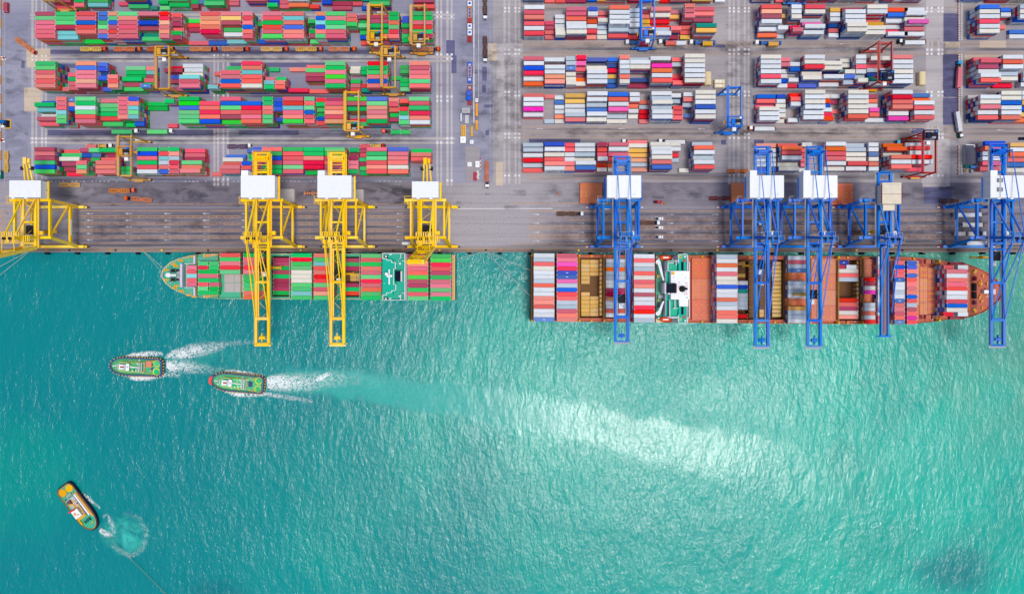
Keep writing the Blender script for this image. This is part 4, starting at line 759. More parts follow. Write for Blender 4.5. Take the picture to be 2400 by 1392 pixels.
# ---------------------------------------------------------------- ship to shore gantry cranes
GS = (696 - 579) * M; GL = (696 - 487) * M; GM = (GS + GL) / 2; G = (GL - GS) / 2
def sts(px_boom, paint_m, label, raised=False, mirror=1, ztop=53, tip_py=805, back_py=357, notch=True, rail_m=None, zb=33.5, hw=11.5, boom_lean=80, lattice=False, house='white', spread_py=None, hbox=None, th=1.0):
    X = (px_boom - 1200) * M * (H - zb) / H; root = empty('quay_crane', (X, GM, 0)); tag(root, label, 'crane', 'gantry cranes along the quay')
    rail_m = rail_m or paint_m; kz = (H - zb) / H
    tip = (696 - tip_py) * M * kz - GM; back = (696 - back_py) * M * kz - GM
    def P(name, fn, m=paint_m, par=root):
        q = MB(); fn(q); return q.build(name, m, par)
    zl = 30.5; ht = hw - 1.4
    YT = {1: 12.9, -1: -8.6}
    for sy in (-1, 1):
        y = sy * G; yt = YT[sy]
        P('sill_beam', lambda q: (q.box(-hw - 3.6, hw + 3.6, y - 0.8, y + 0.8, 2.2, 4.0),))
        P('portal_beam', lambda q: (q.box(-ht - 1.2, ht + 1.2, yt - 0.75, yt + 0.75, zl - 1.2, zl + 1.4), q.box(-ht - 3.5, -ht - 1.2, yt - 0.9, yt + 0.9, zl - 0.3, zl - 0.1)))
        for sx in (-1, 1):
            P('leg', lambda q: (q.bar((sx * hw, y, 3.4), (sx * (hw - 0.3), y + (yt - y) * 0.3, 12), 1.7, 1.5), q.bar((sx * (hw - 0.3), y + (yt - y) * 0.3, 12), (sx * ht, yt, zl), 1.6, 1.4)))
            for i, dx in enumerate((-2.6, 2.6)):
                b = P('wheel_bogie', lambda q: (q.box(sx * hw + dx - 1.9, sx * hw + dx + 1.9, y - 0.65, y + 0.65, 0.7, 2.3), q.box(sx * hw + dx - 1.6, sx * hw + dx + 1.6, y - 0.35, y + 0.35, 0.03, 0.75)), m_red if paint_m is m_blue and i == 0 else paint_m)
            P('buffer', lambda q: q.tube((sx * (hw + 4.4), y, 1.5), (sx * (hw + 6.0), y, 1.5), 0.32, 8), m_white if paint_m is m_blue else m_dark)
    for sx in (-1, 1):
        P('side_beam', lambda q: q.box(sx * ht - 0.5, sx * ht + 0.5, YT[-1] + 0.8, YT[1] - 0.8, zl - 1, zl + 1.0))
        P('lower_tie', lambda q: q.box(sx * hw - 0.55, sx * hw + 0.55, -G + 0.9, G - 0.9, 11, 13))
        P('diagonal_brace', lambda q: q.bar((sx * (hw - 0.3), G - 0.5, 13.5), (sx * ht, YT[-1] + 1.2, zl - 0.5), 0.85, 0.85))
        P('name_board', lambda q: q.box(sx * (hw + 0.58) - 0.02, sx * (hw + 0.58) + 0.02, -G * 0.5, G * 0.3, 11.3, 12.7), m_white)
    # girders, backreach and boom
    gx = 3.6; hinge = -G - 2.4
    def girder(q, y0, y1, z): 
        for sx in (-1, 1): q.box(sx * gx - 0.65, sx * gx + 0.65, y0, y1, z - 1.2, z + 0.7)
    for sx in (-1, 1):
        P('main_girder', lambda q: q.box(sx * gx - 0.7, sx * gx + 0.7, hinge, G + 9 if raised else back, zb - 1.4, zb + 0.7))
        P('walkway', lambda q: (q.box(sx * (gx + 1.35) - 0.45, sx * (gx + 1.35) + 0.45, hinge, (G + 8 if raised else back - 1), zb - 0.2, zb - 0.1), q.box(sx * (gx + 1.75) - 0.05, sx * (gx + 1.75) + 0.05, hinge, (G + 8 if raised else back - 1), zb + 0.9, zb + 1.0)), rail_m)
    for yy in ((0.0, -G) if raised else (back - 0.5, back - 5, G + 16.5, 0.0, -G)):
        P('girder_tie', lambda q: q.box(-gx + 0.72, gx - 0.72, yy - 0.55, yy + 0.55, zb - 1.0, zb + 0.3))
    bm = empty('boom', (0, hinge, zb)); bm.parent = root; BL = hinge - tip
    if raised: bm.rotation_euler[0] = R_(-boom_lean)
    def B(name, fn, m=paint_m): q = MB(); fn(q); return q.build(name, m, bm)
    if lattice:
        B('boom_girder', lambda q: (q.box(-2.2, -1.5, -BL, 0, -1.5, 0.8), q.box(1.5, 2.2, -BL, 0, -1.5, 0.8)))
        B('boom_deck', lambda q: (q.box(-1.5, 1.5, -BL + 0.5, 0, -0.6, -0.3), q.box(-0.35, 0.35, -BL + 1, 0, -0.3, 0.1)), plain('mauve grey deck', (150, 124, 140)))
        B('boom_tip', lambda q: (q.box(-3.0, 3.0, -BL - 0.9, -BL, -1.2, 0.6), q.box(-4.2, -3.0, -BL - 0.7, -BL, -0.4, 0.0), q.box(3.0, 4.2, -BL - 0.7, -BL, -0.4, 0.0)))
    else:
        for sx in (-1, 1):
            B('boom_girder', lambda q: q.box(sx * gx - 0.7, sx * gx + 0.7, -BL, 0, -1.3, 0.7))
            B('boom_walkway', lambda q: (q.box(sx * (gx - 1.05) - 0.35, sx * (gx - 1.05) + 0.35, -BL + 14, -0.5, -0.9, -0.8), q.box(sx * (gx + 1.0) - 0.05, sx * (gx + 1.0) + 0.05, -BL, -0.5, 0.6, 0.7)), rail_m)
        for f, w in ((0.02, 0.5), (0.36, 0.7), (0.74, 0.8), (1.0, 0.5)):
            B('boom_tie', lambda q: (q.box(-gx + 0.72, gx - 0.72, -BL * f - w, -BL * f + w, -1.0, 0.5), q.box(-gx - 0.3, gx + 0.3, -BL * f - w * 0.5, -BL * f + w * 0.5, 0.72, 1.1)))
        B('tip_platform', lambda q: (q.box(-gx - 1.2, gx + 1.2, -BL - 1.6, -BL - 0.6, -0.4, -0.2), q.box(-gx - 1.8, -gx - 1.2, -BL - 0.2, -BL + 0.2, -0.4, 0.2), q.box(gx + 1.2, gx + 2.2, -BL - 0.2, -BL + 0.2, -0.4, 0.2)), rail_m)
        B('tip_sheaves', lambda q: (q.box(-0.25, 0.25, -BL + 1, -BL + 6, -0.4, 1.2), q.box(-2.2, 2.2, -BL + 2.4, -BL + 2.8, -0.2, 0.3), q.tube((-1.6, -BL + 3.4, 0.1), (1.6, -BL + 3.4, 0.1), 0.9, 10)), paint_m)
        B('boom_rope', lambda q: [q.box(x - 0.05, x + 0.05, -BL + 3, 0, -0.5, -0.4) for x in (-2.0, -1.5, 1.5, 2.0)], m_dark)
    if not lattice:
        def brace(q):
            n = 9
            for i in range(n):
                y0, y1 = -BL * i / n, -BL * (i + 1) / n; sg = 1 if i % 2 else -1
                if y1 < -BL * 0.78: continue
                q.bar((-sg * (gx - 0.7), y0, -0.9), (sg * (gx - 0.7), y1, -0.9), 0.16, 0.16)
            for sx in (-1, 1):
                for k in range(24): y = -BL * (k + 0.5) / 24; q.box(sx * (gx + 1.0) - 0.05, sx * (gx + 1.0) + 0.05, y - 0.05, y + 0.05, -0.6, 0.7)
        B('lattice_bracing', brace)
    def back_brace(q):
        n = 7; bk = G + 8 if raised else back
        for i in range(n):
            a, b = -G + (bk + G) * i / n, -G + (bk + G) * (i + 1) / n; sg = 1 if i % 2 else -1; q.bar((-sg * (gx - 0.7), a, zb - 0.9), (sg * (gx - 0.7), b, zb - 0.9), 0.18, 0.18)
    P('lattice_bracing', back_brace)
    # apex frame with platforms
    ya = -G * 0.86; za = ztop
    for sx in (-1, 1):
        P('mast', lambda q: q.bar((sx * gx, YT[-1], zl + 1), (sx * 2.9, ya, za), 1.3, 1.2))
        P('back_stay', lambda q: q.bar((sx * 2.9, ya, za - 0.5), (sx * (gx + 0.2), YT[1], zl + 4.0), 0.8, 0.8))
        P('fore_stay', lambda q: q.bar((sx * 2.9, ya, za), (sx * (gx + 0.1), ya + (tip - ya) * 0.04, za - 1), 0.5, 0.5))
        if not raised:
            for f in (0.36, 0.74): P('fore_stay', lambda q: q.bar((sx * (2.9 + 0.3 * f), ya, za), (sx * (gx + 0.15), hinge - BL * f, zb + 0.9), 0.55, 0.4))
        else:
            P('fore_stay', lambda q: q.bar((sx * 2.9, ya, za), (sx * gx, hinge - BL * 0.36 * math.cos(R_(boom_lean)), zb + BL * 0.36 * math.sin(R_(boom_lean))), 0.4, 0.4))
        P('long_stay', lambda q: q.bar((sx * 2.9, ya, za + 0.3), (sx * gx, back - 4, zb + 7.5), 0.42, 0.42), m_blue if paint_m is m_blue else paint_m) if paint_m is m_blue and not lattice else None
    P('apex_beam', lambda q: (q.box(-3.7, 3.7, ya - 0.5, ya + 0.5, za - 0.9, za + 0.5), q.box(-0.7, 0.7, ya - 2.2, ya - 0.5, za - 0.6, za + 0.3)))
    P('apex_platform', lambda q: [q.box(-4.6 + 1.3 * k, -4.0 + 1.3 * k, ya + 1.0, ya + 3.4, za - 1.6, za - 1.5) for k in range(8)] + [q.box(3.0 + 1.2 * k, 3.5 + 1.2 * k, ya - 1.6, ya + 1.6, za - 6.6, za - 6.5) for k in range(5)] + [q.box(-4.4 + 1.3 * k, -3.8 + 1.3 * k, ya - 3.0, ya - 1.0, za - 2.2, za - 2.1) for k in range(7)])['kind'] = 'stuff'
    def rails(q):
        for (x0, x1, y0, y1, z) in ((-4.6, 4.6, ya + 1.0, ya + 3.4, za - 0.6), (-4.4, 4.4, ya - 3.0, ya - 1.0, za - 1.2), (3.0, 8.2, ya - 1.6, ya + 1.6, za - 5.6), (-ht - 3.5, -ht + 2, YT[1] - 2, YT[1] + 2, zl + 2.4)):
            for (a, b, c, d) in ((x0, x1, y0 - 0.07, y0 + 0.07), (x0, x1, y1 - 0.07, y1 + 0.07), (x0 - 0.07, x0 + 0.07, y0, y1), (x1 - 0.07, x1 + 0.07, y0, y1)): q.box(a, b, c, d, z, z + 0.12); q.box(a, b, c, d, z - 1.0, z - 0.9)
    P('handrails', rails, m_steel if paint_m is m_blue else paint_m)
    P('sheave_set', lambda q: [q.tube((x - 0.25, ya - 0.4, za + 0.9), (x + 0.25, ya - 0.4, za + 0.9), 0.75, 10) for x in (-2.2, -1.1, 1.1, 2.2)], m_dark)
    P('festoon_box', lambda q: q.box(gx + 1.8, gx + 3.6, -G * 0.6, -G * 0.6 + 2.2, zb - 2.5, zb - 0.5), m_white if paint_m is m_blue else paint_m)
    # machinery house
    if house == 'white':
        hx0, hx1, hy0, hy1 = hbox or (-9.2, 9.6, G + 1.0, G + 13.2)
        ho = P('machinery_house', lambda q: (q.box(hx0, hx1, hy0, hy1, zb + 1.0, zb + 8.6),), m_white)
        P('house_roof', lambda q: (q.box(hx0 - 0.15, hx1 + 0.15, hy0 - 0.15, hy1 + 0.15, zb + 8.6, zb + 8.9), q.box(hx0 + (hx1 - hx0) * 0.3, hx0 + (hx1 - hx0) * 0.3 + 0.12, hy0, hy1, zb + 8.9, zb + 8.98), q.box(hx0 + (hx1 - hx0) * 0.66, hx0 + (hx1 - hx0) * 0.66 + 0.12, hy0, hy1, zb + 8.9, zb + 8.98)), m_white, ho)
        if notch: P('house_annex', lambda q: (q.box(hx0, hx0 + 3.9, hy1 + 0.15, hy1 + 3.0, zb + 1.0, zb + 8.7),), m_white, ho)
        P('roof_vent', lambda q: (q.box(-5, -3.4, hy0 - 0.9, hy0 - 0.16, zb + 7.2, zb + 8.4), q.box(2.2, 3.8, hy0 - 0.9, hy0 - 0.16, zb + 7.2, zb + 8.4)), m_white, ho)
        P('roof_seams', lambda q: [q.box(hx0 + 0.3 + k * (hx1 - hx0 - 0.6) / 7, hx0 + 0.36 + k * (hx1 - hx0 - 0.6) / 7, hy0 + 0.1, hy1 - 0.1, zb + 8.9, zb + 8.96) for k in range(8)], m_white, ho)
        if px_boom > 2300:
            for yy in (hy0 + 3.2, hy0 + 8.4): P('cooling_unit', lambda q: q.box(hx0 + 3.6, hx0 + 6.0, yy, yy + 2.2, zb + 8.98, zb + 10.4), m_steel, ho)
        else: P('roof_hatch', lambda q: q.box(hx1 - 3.4, hx1 - 2.2, hy0 + 1.2, hy0 + 2.4, zb + 8.98, zb + 9.3), m_white, ho)
        P('house_door', lambda q: q.box(hx1 + 0.02, hx1 + 0.1, hy0 + 4, hy0 + 5.2, zb + 1.2, zb + 3.3), m_steel, ho)
        P('house_walkway', lambda q: (q.box(hx1 + 0.3, hx1 + 1.3, hy0 - 1, hy1 + 0.6, zb + 2.6, zb + 2.75), q.box(hx1 + 1.2, hx1 + 1.32, hy0 - 1, hy1 + 0.6, zb + 3.6, zb + 3.75), q.box(hx0 - 1.1, hx0 - 0.2, hy0, hy1, zb + 1.6, zb + 1.75)), paint_m, ho)
    elif house == 'striped':
        m_crm = paint('cream sheet cladding', (238, 226, 204), 0.5, 0.25, 0.1, 0.03); hx0, hx1, hy0, hy1 = -4.6, 6.0, G - 2.4, G + 8.4
        ho = P('machinery_house', lambda q: q.box(hx0, hx1, hy0, hy1, zb + 1.0, zb + 7.2), m_crm)
        for i in range(11): P('roof_sheet', lambda q: q.box(hx0 - 0.1, hx1 + 0.1, hy0 + i * 1.09 + 0.06, hy0 + i * 1.09 + 1.0, zb + 7.2, zb + 7.42), m_crm, ho)
        P('roof_edge', lambda q: (q.box(hx0 - 0.4, hx0 - 0.1, hy0, hy1, zb + 7.0, zb + 7.5), q.box(hx1 + 0.1, hx1 + 0.4, hy0, hy1, zb + 7.0, zb + 7.5), q.box(hx0, hx1, (hy0 + hy1) / 2 - 0.1, (hy0 + hy1) / 2 + 0.1, zb + 7.42, zb + 7.6)), m_maroon, ho)
        P('lower_annex', lambda q: q.box(-3.0, 3.6, hy0 - 3.4, hy0 - 0.2, zb + 0.5, zb + 4.6), m_crm, ho)
    # backreach gear
    def gear(q):
        q.box(-3.9, 3.9, back - 5, back - 2.2, zb + 0.8, zb + 2.4); [q.box(sx2 * gx - 0.3, sx2 * gx + 0.3, back - 4.4, back - 3.7, zb + 0.7, zb + (8.0 if paint_m is m_blue else 3.2)) for sx2 in (-1, 1)]; q.tube((-2.8, back - 3.6, zb + 3.0), (2.8, back - 3.6, zb + 3.0), 1.0, 10); q.box(-4.6, 4.6, back - 0.6, back - 0.2, zb + 0.8, zb + 1.2)
        for y in (back - 7.5, back - 10.5): q.box(-4.6, 4.6, y - 0.15, y + 0.15, zb + 1.6, zb + 1.9)
        for x in (-4.6, 4.6): q.box(x - 0.12, x + 0.12, back - 12, back, zb + 1.6, zb + 1.9)
    if raised:
        for x in (-1.8, 0.2, 2.2): P('backreach_pole', lambda q: (q.bar((x * 1.2, G + 8, zb), (x * 0.8, back - 3, zb + 3), 0.8, 0.8),))
        P('backreach_head', lambda q: (q.box(-1.7, 0.2, back - 3.2, back + 0.6, zb + 1.8, zb + 3.6), q.box(0.7, 2.0, back - 2.6, back, zb + 1.8, zb + 3.4)))
        for x in (-2.6, 2.6): P('sheave_block', lambda q: q.box(x - 1.0, x + 1.0, back - 6.4, back - 4.4, zb + 1.4, zb + 2.8), m_dark)
    elif not lattice: P('backreach_winch', gear); P('backreach_railing', lambda q: (q.box(-5.4, 5.4, back + 0.6, back + 0.75, zb + 1.7, zb + 1.85), q.box(-5.4, -5.25, back - 4, back + 0.7, zb + 1.7, zb + 1.85), q.box(5.25, 5.4, back - 4, back + 0.7, zb + 1.7, zb + 1.85)), m_steel if paint_m is m_blue else paint_m)
    # trolley, cabin, spreader
    ty = -G * 0.35 if spread_py is None else (696 - spread_py) * M * kz - GM
    tr = P('trolley', lambda q: (q.box(-3.0, 3.0, ty - 2.6, ty + 2.6, zb - 2.6, zb - 1.6), q.box(-2.4, 2.4, ty - 0.4, ty + 0.4, zb - 1.6, zb - 0.6)), m_dark)
    P('operator_cabin', lambda q: q.box(-1.2, 1.2, ty - 5.6, ty - 3.0, zb - 5.2, zb - 2.7), m_white, tr)
    P('spreader', lambda q: (q.box(-6.0, 6.0, ty - 0.5, ty + 0.5, zb - 17.2, zb - 16.6), q.box(-6.0, -5.6, ty - 1.2, ty + 1.2, zb - 17.3, zb - 16.8), q.box(5.6, 6.0, ty - 1.2, ty + 1.2, zb - 17.3, zb - 16.8), q.box(-0.9, 0.9, ty - 1.0, ty + 1.0, zb - 16.6, zb - 15.6)), m_rtgy, tr)
    P('hoist_ropes', lambda q: [q.tube((x, ty + y, zb - 15.8), (x, ty + y, zb - 2.6), 0.06, 4) for x in (-0.8, 0.8) for y in (-0.8, 0.8)], m_dark, tr)
    # stairs up the landside leg
    P('stair_tower', lambda q: [q.bar((-ht - 2.4, G + (1.2 if i % 2 else -1.2), 4 + i * 3.6), (-ht - 2.4, G + (-1.2 if i % 2 else 1.2), 7.6 + i * 3.6), 0.8, 0.12) for i in range(7)], paint_m)
    return root
CR = [sts(69, m_yel, 'yellow quay crane at the left picture edge with its boom raised', True, -1, notch=False, back_py=374, boom_lean=79, hbox=(-5.8, 11.6, G + 1.2, G + 10.4)),
      sts(615, m_yel, 'yellow quay crane reaching over the front of the green decked ship', spread_py=625),
      sts(791, m_yel, 'yellow quay crane reaching over the middle of the green decked ship', spread_py=640),
      sts(1001, m_yel, 'smaller yellow quay crane beside the aqua deckhouse, boom raised', True, -1, hw=11, notch=False, back_py=375, boom_lean=79, ztop=50, hbox=(-7.4, 7.2, G + 1.0, G + 9.8)),
      sts(1457, m_blue, 'blue quay crane standing alone left of the white wheelhouse ship stern', rail_m=m_steel, tip_py=800, back_py=366, spread_py=700, notch=False),
      sts(1785, m_blue, 'blue quay crane, left one of the close pair', rail_m=m_steel, tip_py=811, back_py=343, spread_py=620),
      sts(1908, m_blue, 'blue quay crane, right one of the close pair', rail_m=m_steel, tip_py=811, back_py=343, spread_py=690),
      sts(2073, m_blue, 'blue quay crane with single box boom and cream striped house', rail_m=m_steel, tip_py=786, back_py=405, lattice=True, house='striped', ztop=46, hw=11),
      sts(2338, m_blue, 'blue quay crane over the rust coloured bow at the right edge', rail_m=m_steel, tip_py=809, back_py=341, spread_py=600)]
# ---------------------------------------------------------------- yard gantry cranes on tyres
def rtg(px, n_py, s_py, m, label, t_py, tm=None, cab_m=None):
    zg = 21.0; X = (px - 1200) * M * (H - zg) / H; yn, ys = (696 - n_py) * M, (696 - s_py) * M; yc = (yn + ys) / 2; s = (yn - ys) / 2
    root = empty('yard_gantry_crane', (X, yc, 0)); tag(root, label, 'crane', 'gantry cranes over the container blocks'); tm = tm or m
    def P(name, fn, mm=m, par=root): q = MB(); fn(q); return q.build(name, mm, par)
    gx = 3.75
    for sx in (-1, 1):
        P('girder', lambda q: q.box(sx * gx - 0.4, sx * gx + 0.4, -s - 0.6, s + 0.6, zg - 1.5, zg))
        P('trolley_rail', lambda q: q.box(sx * gx - 0.1, sx * gx + 0.1, -s, s, zg + 0.01, zg + 0.14), m_steel)
        for sy in (-1, 1):
            P('leg', lambda q: q.bar((sx * gx, sy * s, zg - 1.4), (sx * 5.0, sy * s, 2.4), 0.75, 0.7))
            for d in (-0.9, 0.9):
                P('wheel', lambda q: q.tube((sx * 5.6 + d, sy * s - 0.35, 0.83), (sx * 5.6 + d, sy * s + 0.35, 0.83), 0.8, 12), m_rubber)
    P('girder_walkway', lambda q: (q.box(-gx - 1.25, -gx - 0.45, -s, s, zg - 0.5, zg - 0.4), q.box(-gx - 1.25, -gx - 1.17, -s, s, zg + 0.6, zg + 0.7)))
    for sy in (-1, 1):
        P('sill_beam', lambda q: (q.box(-6.9, 6.9, sy * s - 0.5, sy * s + 0.5, 1.75, 2.7),)); P('end_tie', lambda q: q.box(-gx, gx, sy * s - 0.45, sy * s + 0.45, zg - 3.0, zg - 2.1))
        P('cross_brace', lambda q: (q.bar((-gx, sy * s, zg - 3), (0, sy * s, zg - 6.5), 0.4, 0.4), q.bar((gx, sy * s, zg - 3), (0, sy * s, zg - 6.5), 0.4, 0.4)))
    P('power_pack', lambda q: (q.box(-2.6, 2.6, -s - 1.5, -s - 0.55, 1.4, 3.6),), cab_m or m)
    P('electrical_house', lambda q: q.box(-2.0, 2.0, s + 0.55, s + 1.6, 1.5, 3.9), m_white)
    ty = (696 - t_py) * M * (H - zg) / H - yc
    t = P('trolley', lambda q: (q.box(-4.4, 4.4, ty - 3.0, ty - 2.4, zg + 0.2, zg + 0.9), q.box(-4.4, 4.4, ty + 2.4, ty + 3.0, zg + 0.2, zg + 0.9), q.box(-4.4, -3.4, ty - 3, ty + 3, zg + 0.2, zg + 0.8), q.box(3.4, 4.4, ty - 3, ty + 3, zg + 0.2, zg + 0.8), q.box(-2.6, -0.4, ty - 2.2, ty + 1.4, zg + 0.2, zg + 1.9)), tm)
    P('hoist_drum', lambda q: q.tube((-0.2, ty, zg + 1.3), (2.8, ty, zg + 1.3), 1.0, 12), m_dark, t); P('hoist_motor', lambda q: (q.box(0.4, 2.6, ty - 2.2, ty - 1.1, zg + 0.4, zg + 1.6),), m_steel, t)
    P('control_box', lambda q: q.box(2.0, 3.2, ty + 1.2, ty + 2.2, zg + 0.9, zg + 2.4), m_blue if m is not m_blue else m_white, t); P('operator_cabin', lambda q: q.box(-1.1, 1.1, ty - 5.2, ty - 3.1, zg - 4.2, zg - 1.8), m_white, t)
    P('spreader', lambda q: (q.box(-6.0, 6.0, ty - 0.4, ty + 0.4, zg - 3.2, zg - 2.7), q.box(-6.0, -5.7, ty - 1.2, ty + 1.2, zg - 3.3, zg - 2.8), q.box(5.7, 6.0, ty - 1.2, ty + 1.2, zg - 3.3, zg - 2.8)), m_rtgy if m is not m_red else m_red, t)
    return root
m_ink = plain('dark navy machinery', (26, 36, 70))
rtg(112, -62, 27, m_rtg, 'ochre yard gantry crane cut by the picture top, far left', -60)
rtg(880, 39, 127, m_rtgy, 'bright yellow yard gantry crane over the second left block', 85)
rtg(980, 41, 128, m_rtg, 'ochre yard gantry crane at the right end of second left block', 88)
rtg(911, 137, 224, m_rtg, 'ochre yard gantry crane below the bright yellow one, third left block', 121)
rtg(381, 138, 227, m_rtg, 'ochre yard gantry crane over the left part of third left block', 121)
rtg(825, 235, 322, m_rtgy, 'bright yellow yard gantry crane over the fourth left block', 296)
rtg(292, 335, 423, m_rtg, 'ochre yard gantry crane over the left block beside the quay', 355)
rtg(1519, 29, 117, m_blue, 'blue yard gantry crane over the second middle block', 77)
rtg(1723, 224, 313, m_blue, 'blue yard gantry crane in the gap between middle and right yard', 285)
rtg(1888, -76, 12, m_blue, 'blue yard gantry crane cut by the picture top, right yard', -60)
rtg(2077, 124, 212, m_red, 'red yard gantry crane over the third right block', 178, m_ink, m_amber)
rtg(2180, 327, 416, m_red, 'red yard gantry crane beside the quay at the right concrete lane', 317, m_ink, m_amber)

# ---------------------------------------------------------------- trucks, trailers and loads
m_trorange = paint('trailer rust orange', (226, 128, 66), 0.6, 0.3, 0.15, 0.1, 0.8); m_trochre = paint('trailer ochre', (236, 190, 104), 0.6, 0.3, 0.15, 0.1, 0.8); m_trblue = paint('trailer blue', (20, 104, 196), 0.5, 0.2); m_trdark = paint('trailer brown', (110, 78, 66), 0.6, 0.3, 0.1); m_trred = paint('trailer maroon', (140, 40, 50), 0.5, 0.25); m_trpur = paint('trailer plum', (110, 84, 120), 0.5, 0.25)
m_caborange = paint('cab orange', (250, 92, 30), 0.35, 0.1); m_cabcyan = paint('cab cyan', (40, 176, 224), 0.35, 0.1); m_cabgreen = paint('cab green', (0, 120, 110), 0.35, 0.1)
def shared(fn):
    cache = {}
    def f(*a):
        if a not in cache: cache[a] = fn(*a)
        return cache[a]
    return f
@shared
def trailer_mesh(L, style):
    q = MB(); w = 1.25; h = L / 2
    for y in (-0.45, 0.45): q.box(-h + 0.6, h - 0.6, y - 0.2, y + 0.2, 0.95, 1.28)
    n = int(L / 1.55)
    for i in range(n + 1):
        x = -h + 0.5 + (L - 1.0) * i / n; wd = w if i % 4 in (0, 1, 3) else 0.8
        q.box(x - 0.2, x + 0.2, -wd, wd, 1.02, 1.30)
    if style == 'basket':
        for y in (-1.15, 1.15):
            q.box(-h + 1.2, -1.3, y - 0.22, y + 0.22, 1.0, 1.34); q.box(1.3, h - 1.2, y - 0.22, y + 0.22, 1.0, 1.34)
        for s in (-1, 1):
            q.bar((-h, 0.5 * s, 1.2), (-h + 1.3, 1.15 * s, 1.2), 0.26, 0.3); q.bar((h, 0.5 * s, 1.2), (h - 1.3, 1.15 * s, 1.2), 0.26, 0.3)
            q.bar((-1.3, 1.1 * s, 1.2), (0, 0.5 * s, 1.2), 0.3, 0.3); q.bar((1.3, 1.1 * s, 1.2), (0, 0.5 * s, 1.2), 0.3, 0.3)
        q.box(-0.7, 0.7, -0.5, 0.5, 1.0, 1.24)
    else:
        q.box(-h, -h + 0.4, -1.2, 1.2, 0.9, 1.34); q.box(h - 0.5, h, -1.2, 1.2, 0.9, 1.34); q.box(h - 3.4, h - 0.4, -0.7, 0.7, 1.0, 1.32)
    return q
@shared
def wheel_mesh(n):
    q = MB()
    for i in range(n):
        for y in (-0.95, 0.95): q.tube((i * 1.3, y - 0.25, 0.5), (i * 1.3, y + 0.25, 0.5), 0.48, 10)
    return q.mesh('wheels', [m_rubber])
TM = {}
def trailer(px, py, a, m, label, L=13.2, style='basket', ztop=1.3):
    root = empty('skeletal_trailer', W(px, py, 0) + Vector((0, 0, 0.3)), a); root.location.z = 0.3; tag(root, label, 'trailer', 'empty and loaded container trailers')
    k = (L, style, m.name)
    if k not in TM: TM[k] = trailer_mesh(L, style).mesh('frame', [m])
    link_mesh('frame', TM[k], root); link_mesh('rear_wheels', wheel_mesh(3), root, (-L / 2 + 1.3, 0, 0)); link_mesh('front_wheels', wheel_mesh(2), root, (L / 2 - 4.0, 0, 0))
    return root
def tractor(px, py, a, m, label, roof=None, big=False):
    root = empty('yard_tractor', (0, 0, 0), a); p = W(px, py, 0); root.location = (p.x, p.y, 0.3); tag(root, label, 'truck', 'tractors of the container trailers')
    q = MB(); l = 1.15 if big else 0.95
    q.hexa([(0.2 - l, -1.2, 0.8), (0.2 + l, -1.2, 0.8), (0.2 + l, 1.2, 0.8), (0.2 - l, 1.2, 0.8), (0.2 - l, -1.15, 3.0), (0.2 + l - 0.35, -1.1, 3.0), (0.2 + l - 0.35, 1.1, 3.0), (0.2 - l, 1.15, 3.0)])
    c = q.build('cab', m, root)
    q = MB(); q.hexa([(0.2 + l + 0.01, -1.0, 1.7), (0.2 + l + 0.05, -1.0, 1.7), (0.2 + l + 0.05, 1.0, 1.7), (0.2 + l + 0.01, 1.0, 1.7), (0.2 + l - 0.3, -0.95, 2.85), (0.2 + l - 0.24, -0.95, 2.85), (0.2 + l - 0.24, 0.95, 2.85), (0.2 + l - 0.3, 0.95, 2.85)]); q.build('windscreen', m_glass, c)
    q = MB(); q.box(0.2 - l + 0.15, 0.2 + l - 0.5, -0.95, 0.95, 3.0, 3.12); q.build('cab_roof', roof or m, c)
    q = MB(); q.box(-3.4, 0.2 + l + 0.1, -0.5, 0.5, 0.55, 0.85); q.box(-1.5, -0.9, -1.1, 1.1, 0.7, 1.9); q.box(-3.3, -2.0, -0.6, 0.6, 0.85, 1.05); q.build('chassis', m_ink, root)
    q = MB()
    for x in (-2.6, 0.6):
        for y in (-1.0, 1.0): q.tube((x, y - 0.22, 0.3), (x, y + 0.22, 0.3), 0.5, 10)
    q.build('wheels', m_rubber, root)
    return root
def load(code, kind, px, py, a, label, zt=1.62):
    p = W(px, py, zt + CH); o = link_mesh('long_container' if kind == 'L' else 'short_container', CMESH[(code, kind)], None, (p.x, p.y, zt), a); tag(o, label, 'container', 'containers riding on trailers'); return o
for i, (tx, cx, m, w) in enumerate(((216, 250, m_trochre, 'ochre'), (294, 331, m_trorange, 'rust orange'), (371, 407, m_trorange, 'rust orange'), (472, 507, m_trorange, 'rust orange'), (547, 583, m_trorange, 'rust orange'), (638, 674, m_trochre, 'ochre'), (719, 754, m_trochre, 'ochre'), (796, 832, m_trorange, 'rust orange'), (895, 931, m_trorange, 'rust orange'), (992, 1028, m_trorange, 'rust orange'))):
    trailer(tx, 117.5, 0, m, 'empty %s trailer, %s from left in the queue under second left block' % (w, ORD[i + 1])); tractor(cx, 117.5, 0, m_caborange, 'orange tractor, %s from left in the queue under second left block' % ORD[i + 1])
trailer(60, 107, -0.62, m_trorange, 'empty rust orange trailer standing askew on the left road'); tractor(84, 125, -0.5, m_caborange, 'orange tractor turning on the left concrete crossing')
trailer(166, 434.5, 0, m_trochre, 'empty ochre trailer without tractor on the left apron'); trailer(282, 448, 0, m_trorange, 'empty rust orange trailer on apron, upper of two below left block'); tractor(317, 447, 0, m_caborange, 'orange tractor on apron facing right below the left block')
trailer(334, 468.5, -0.08, m_trorange, 'empty rust orange trailer on apron, lower of two below left block'); tractor(300, 466, math.pi - 0.08, m_caborange, 'orange tractor on apron facing left below the left block')
trailer(18, 380, R_(90), m_trochre, 'empty ochre trailer parked upright by the left fence')
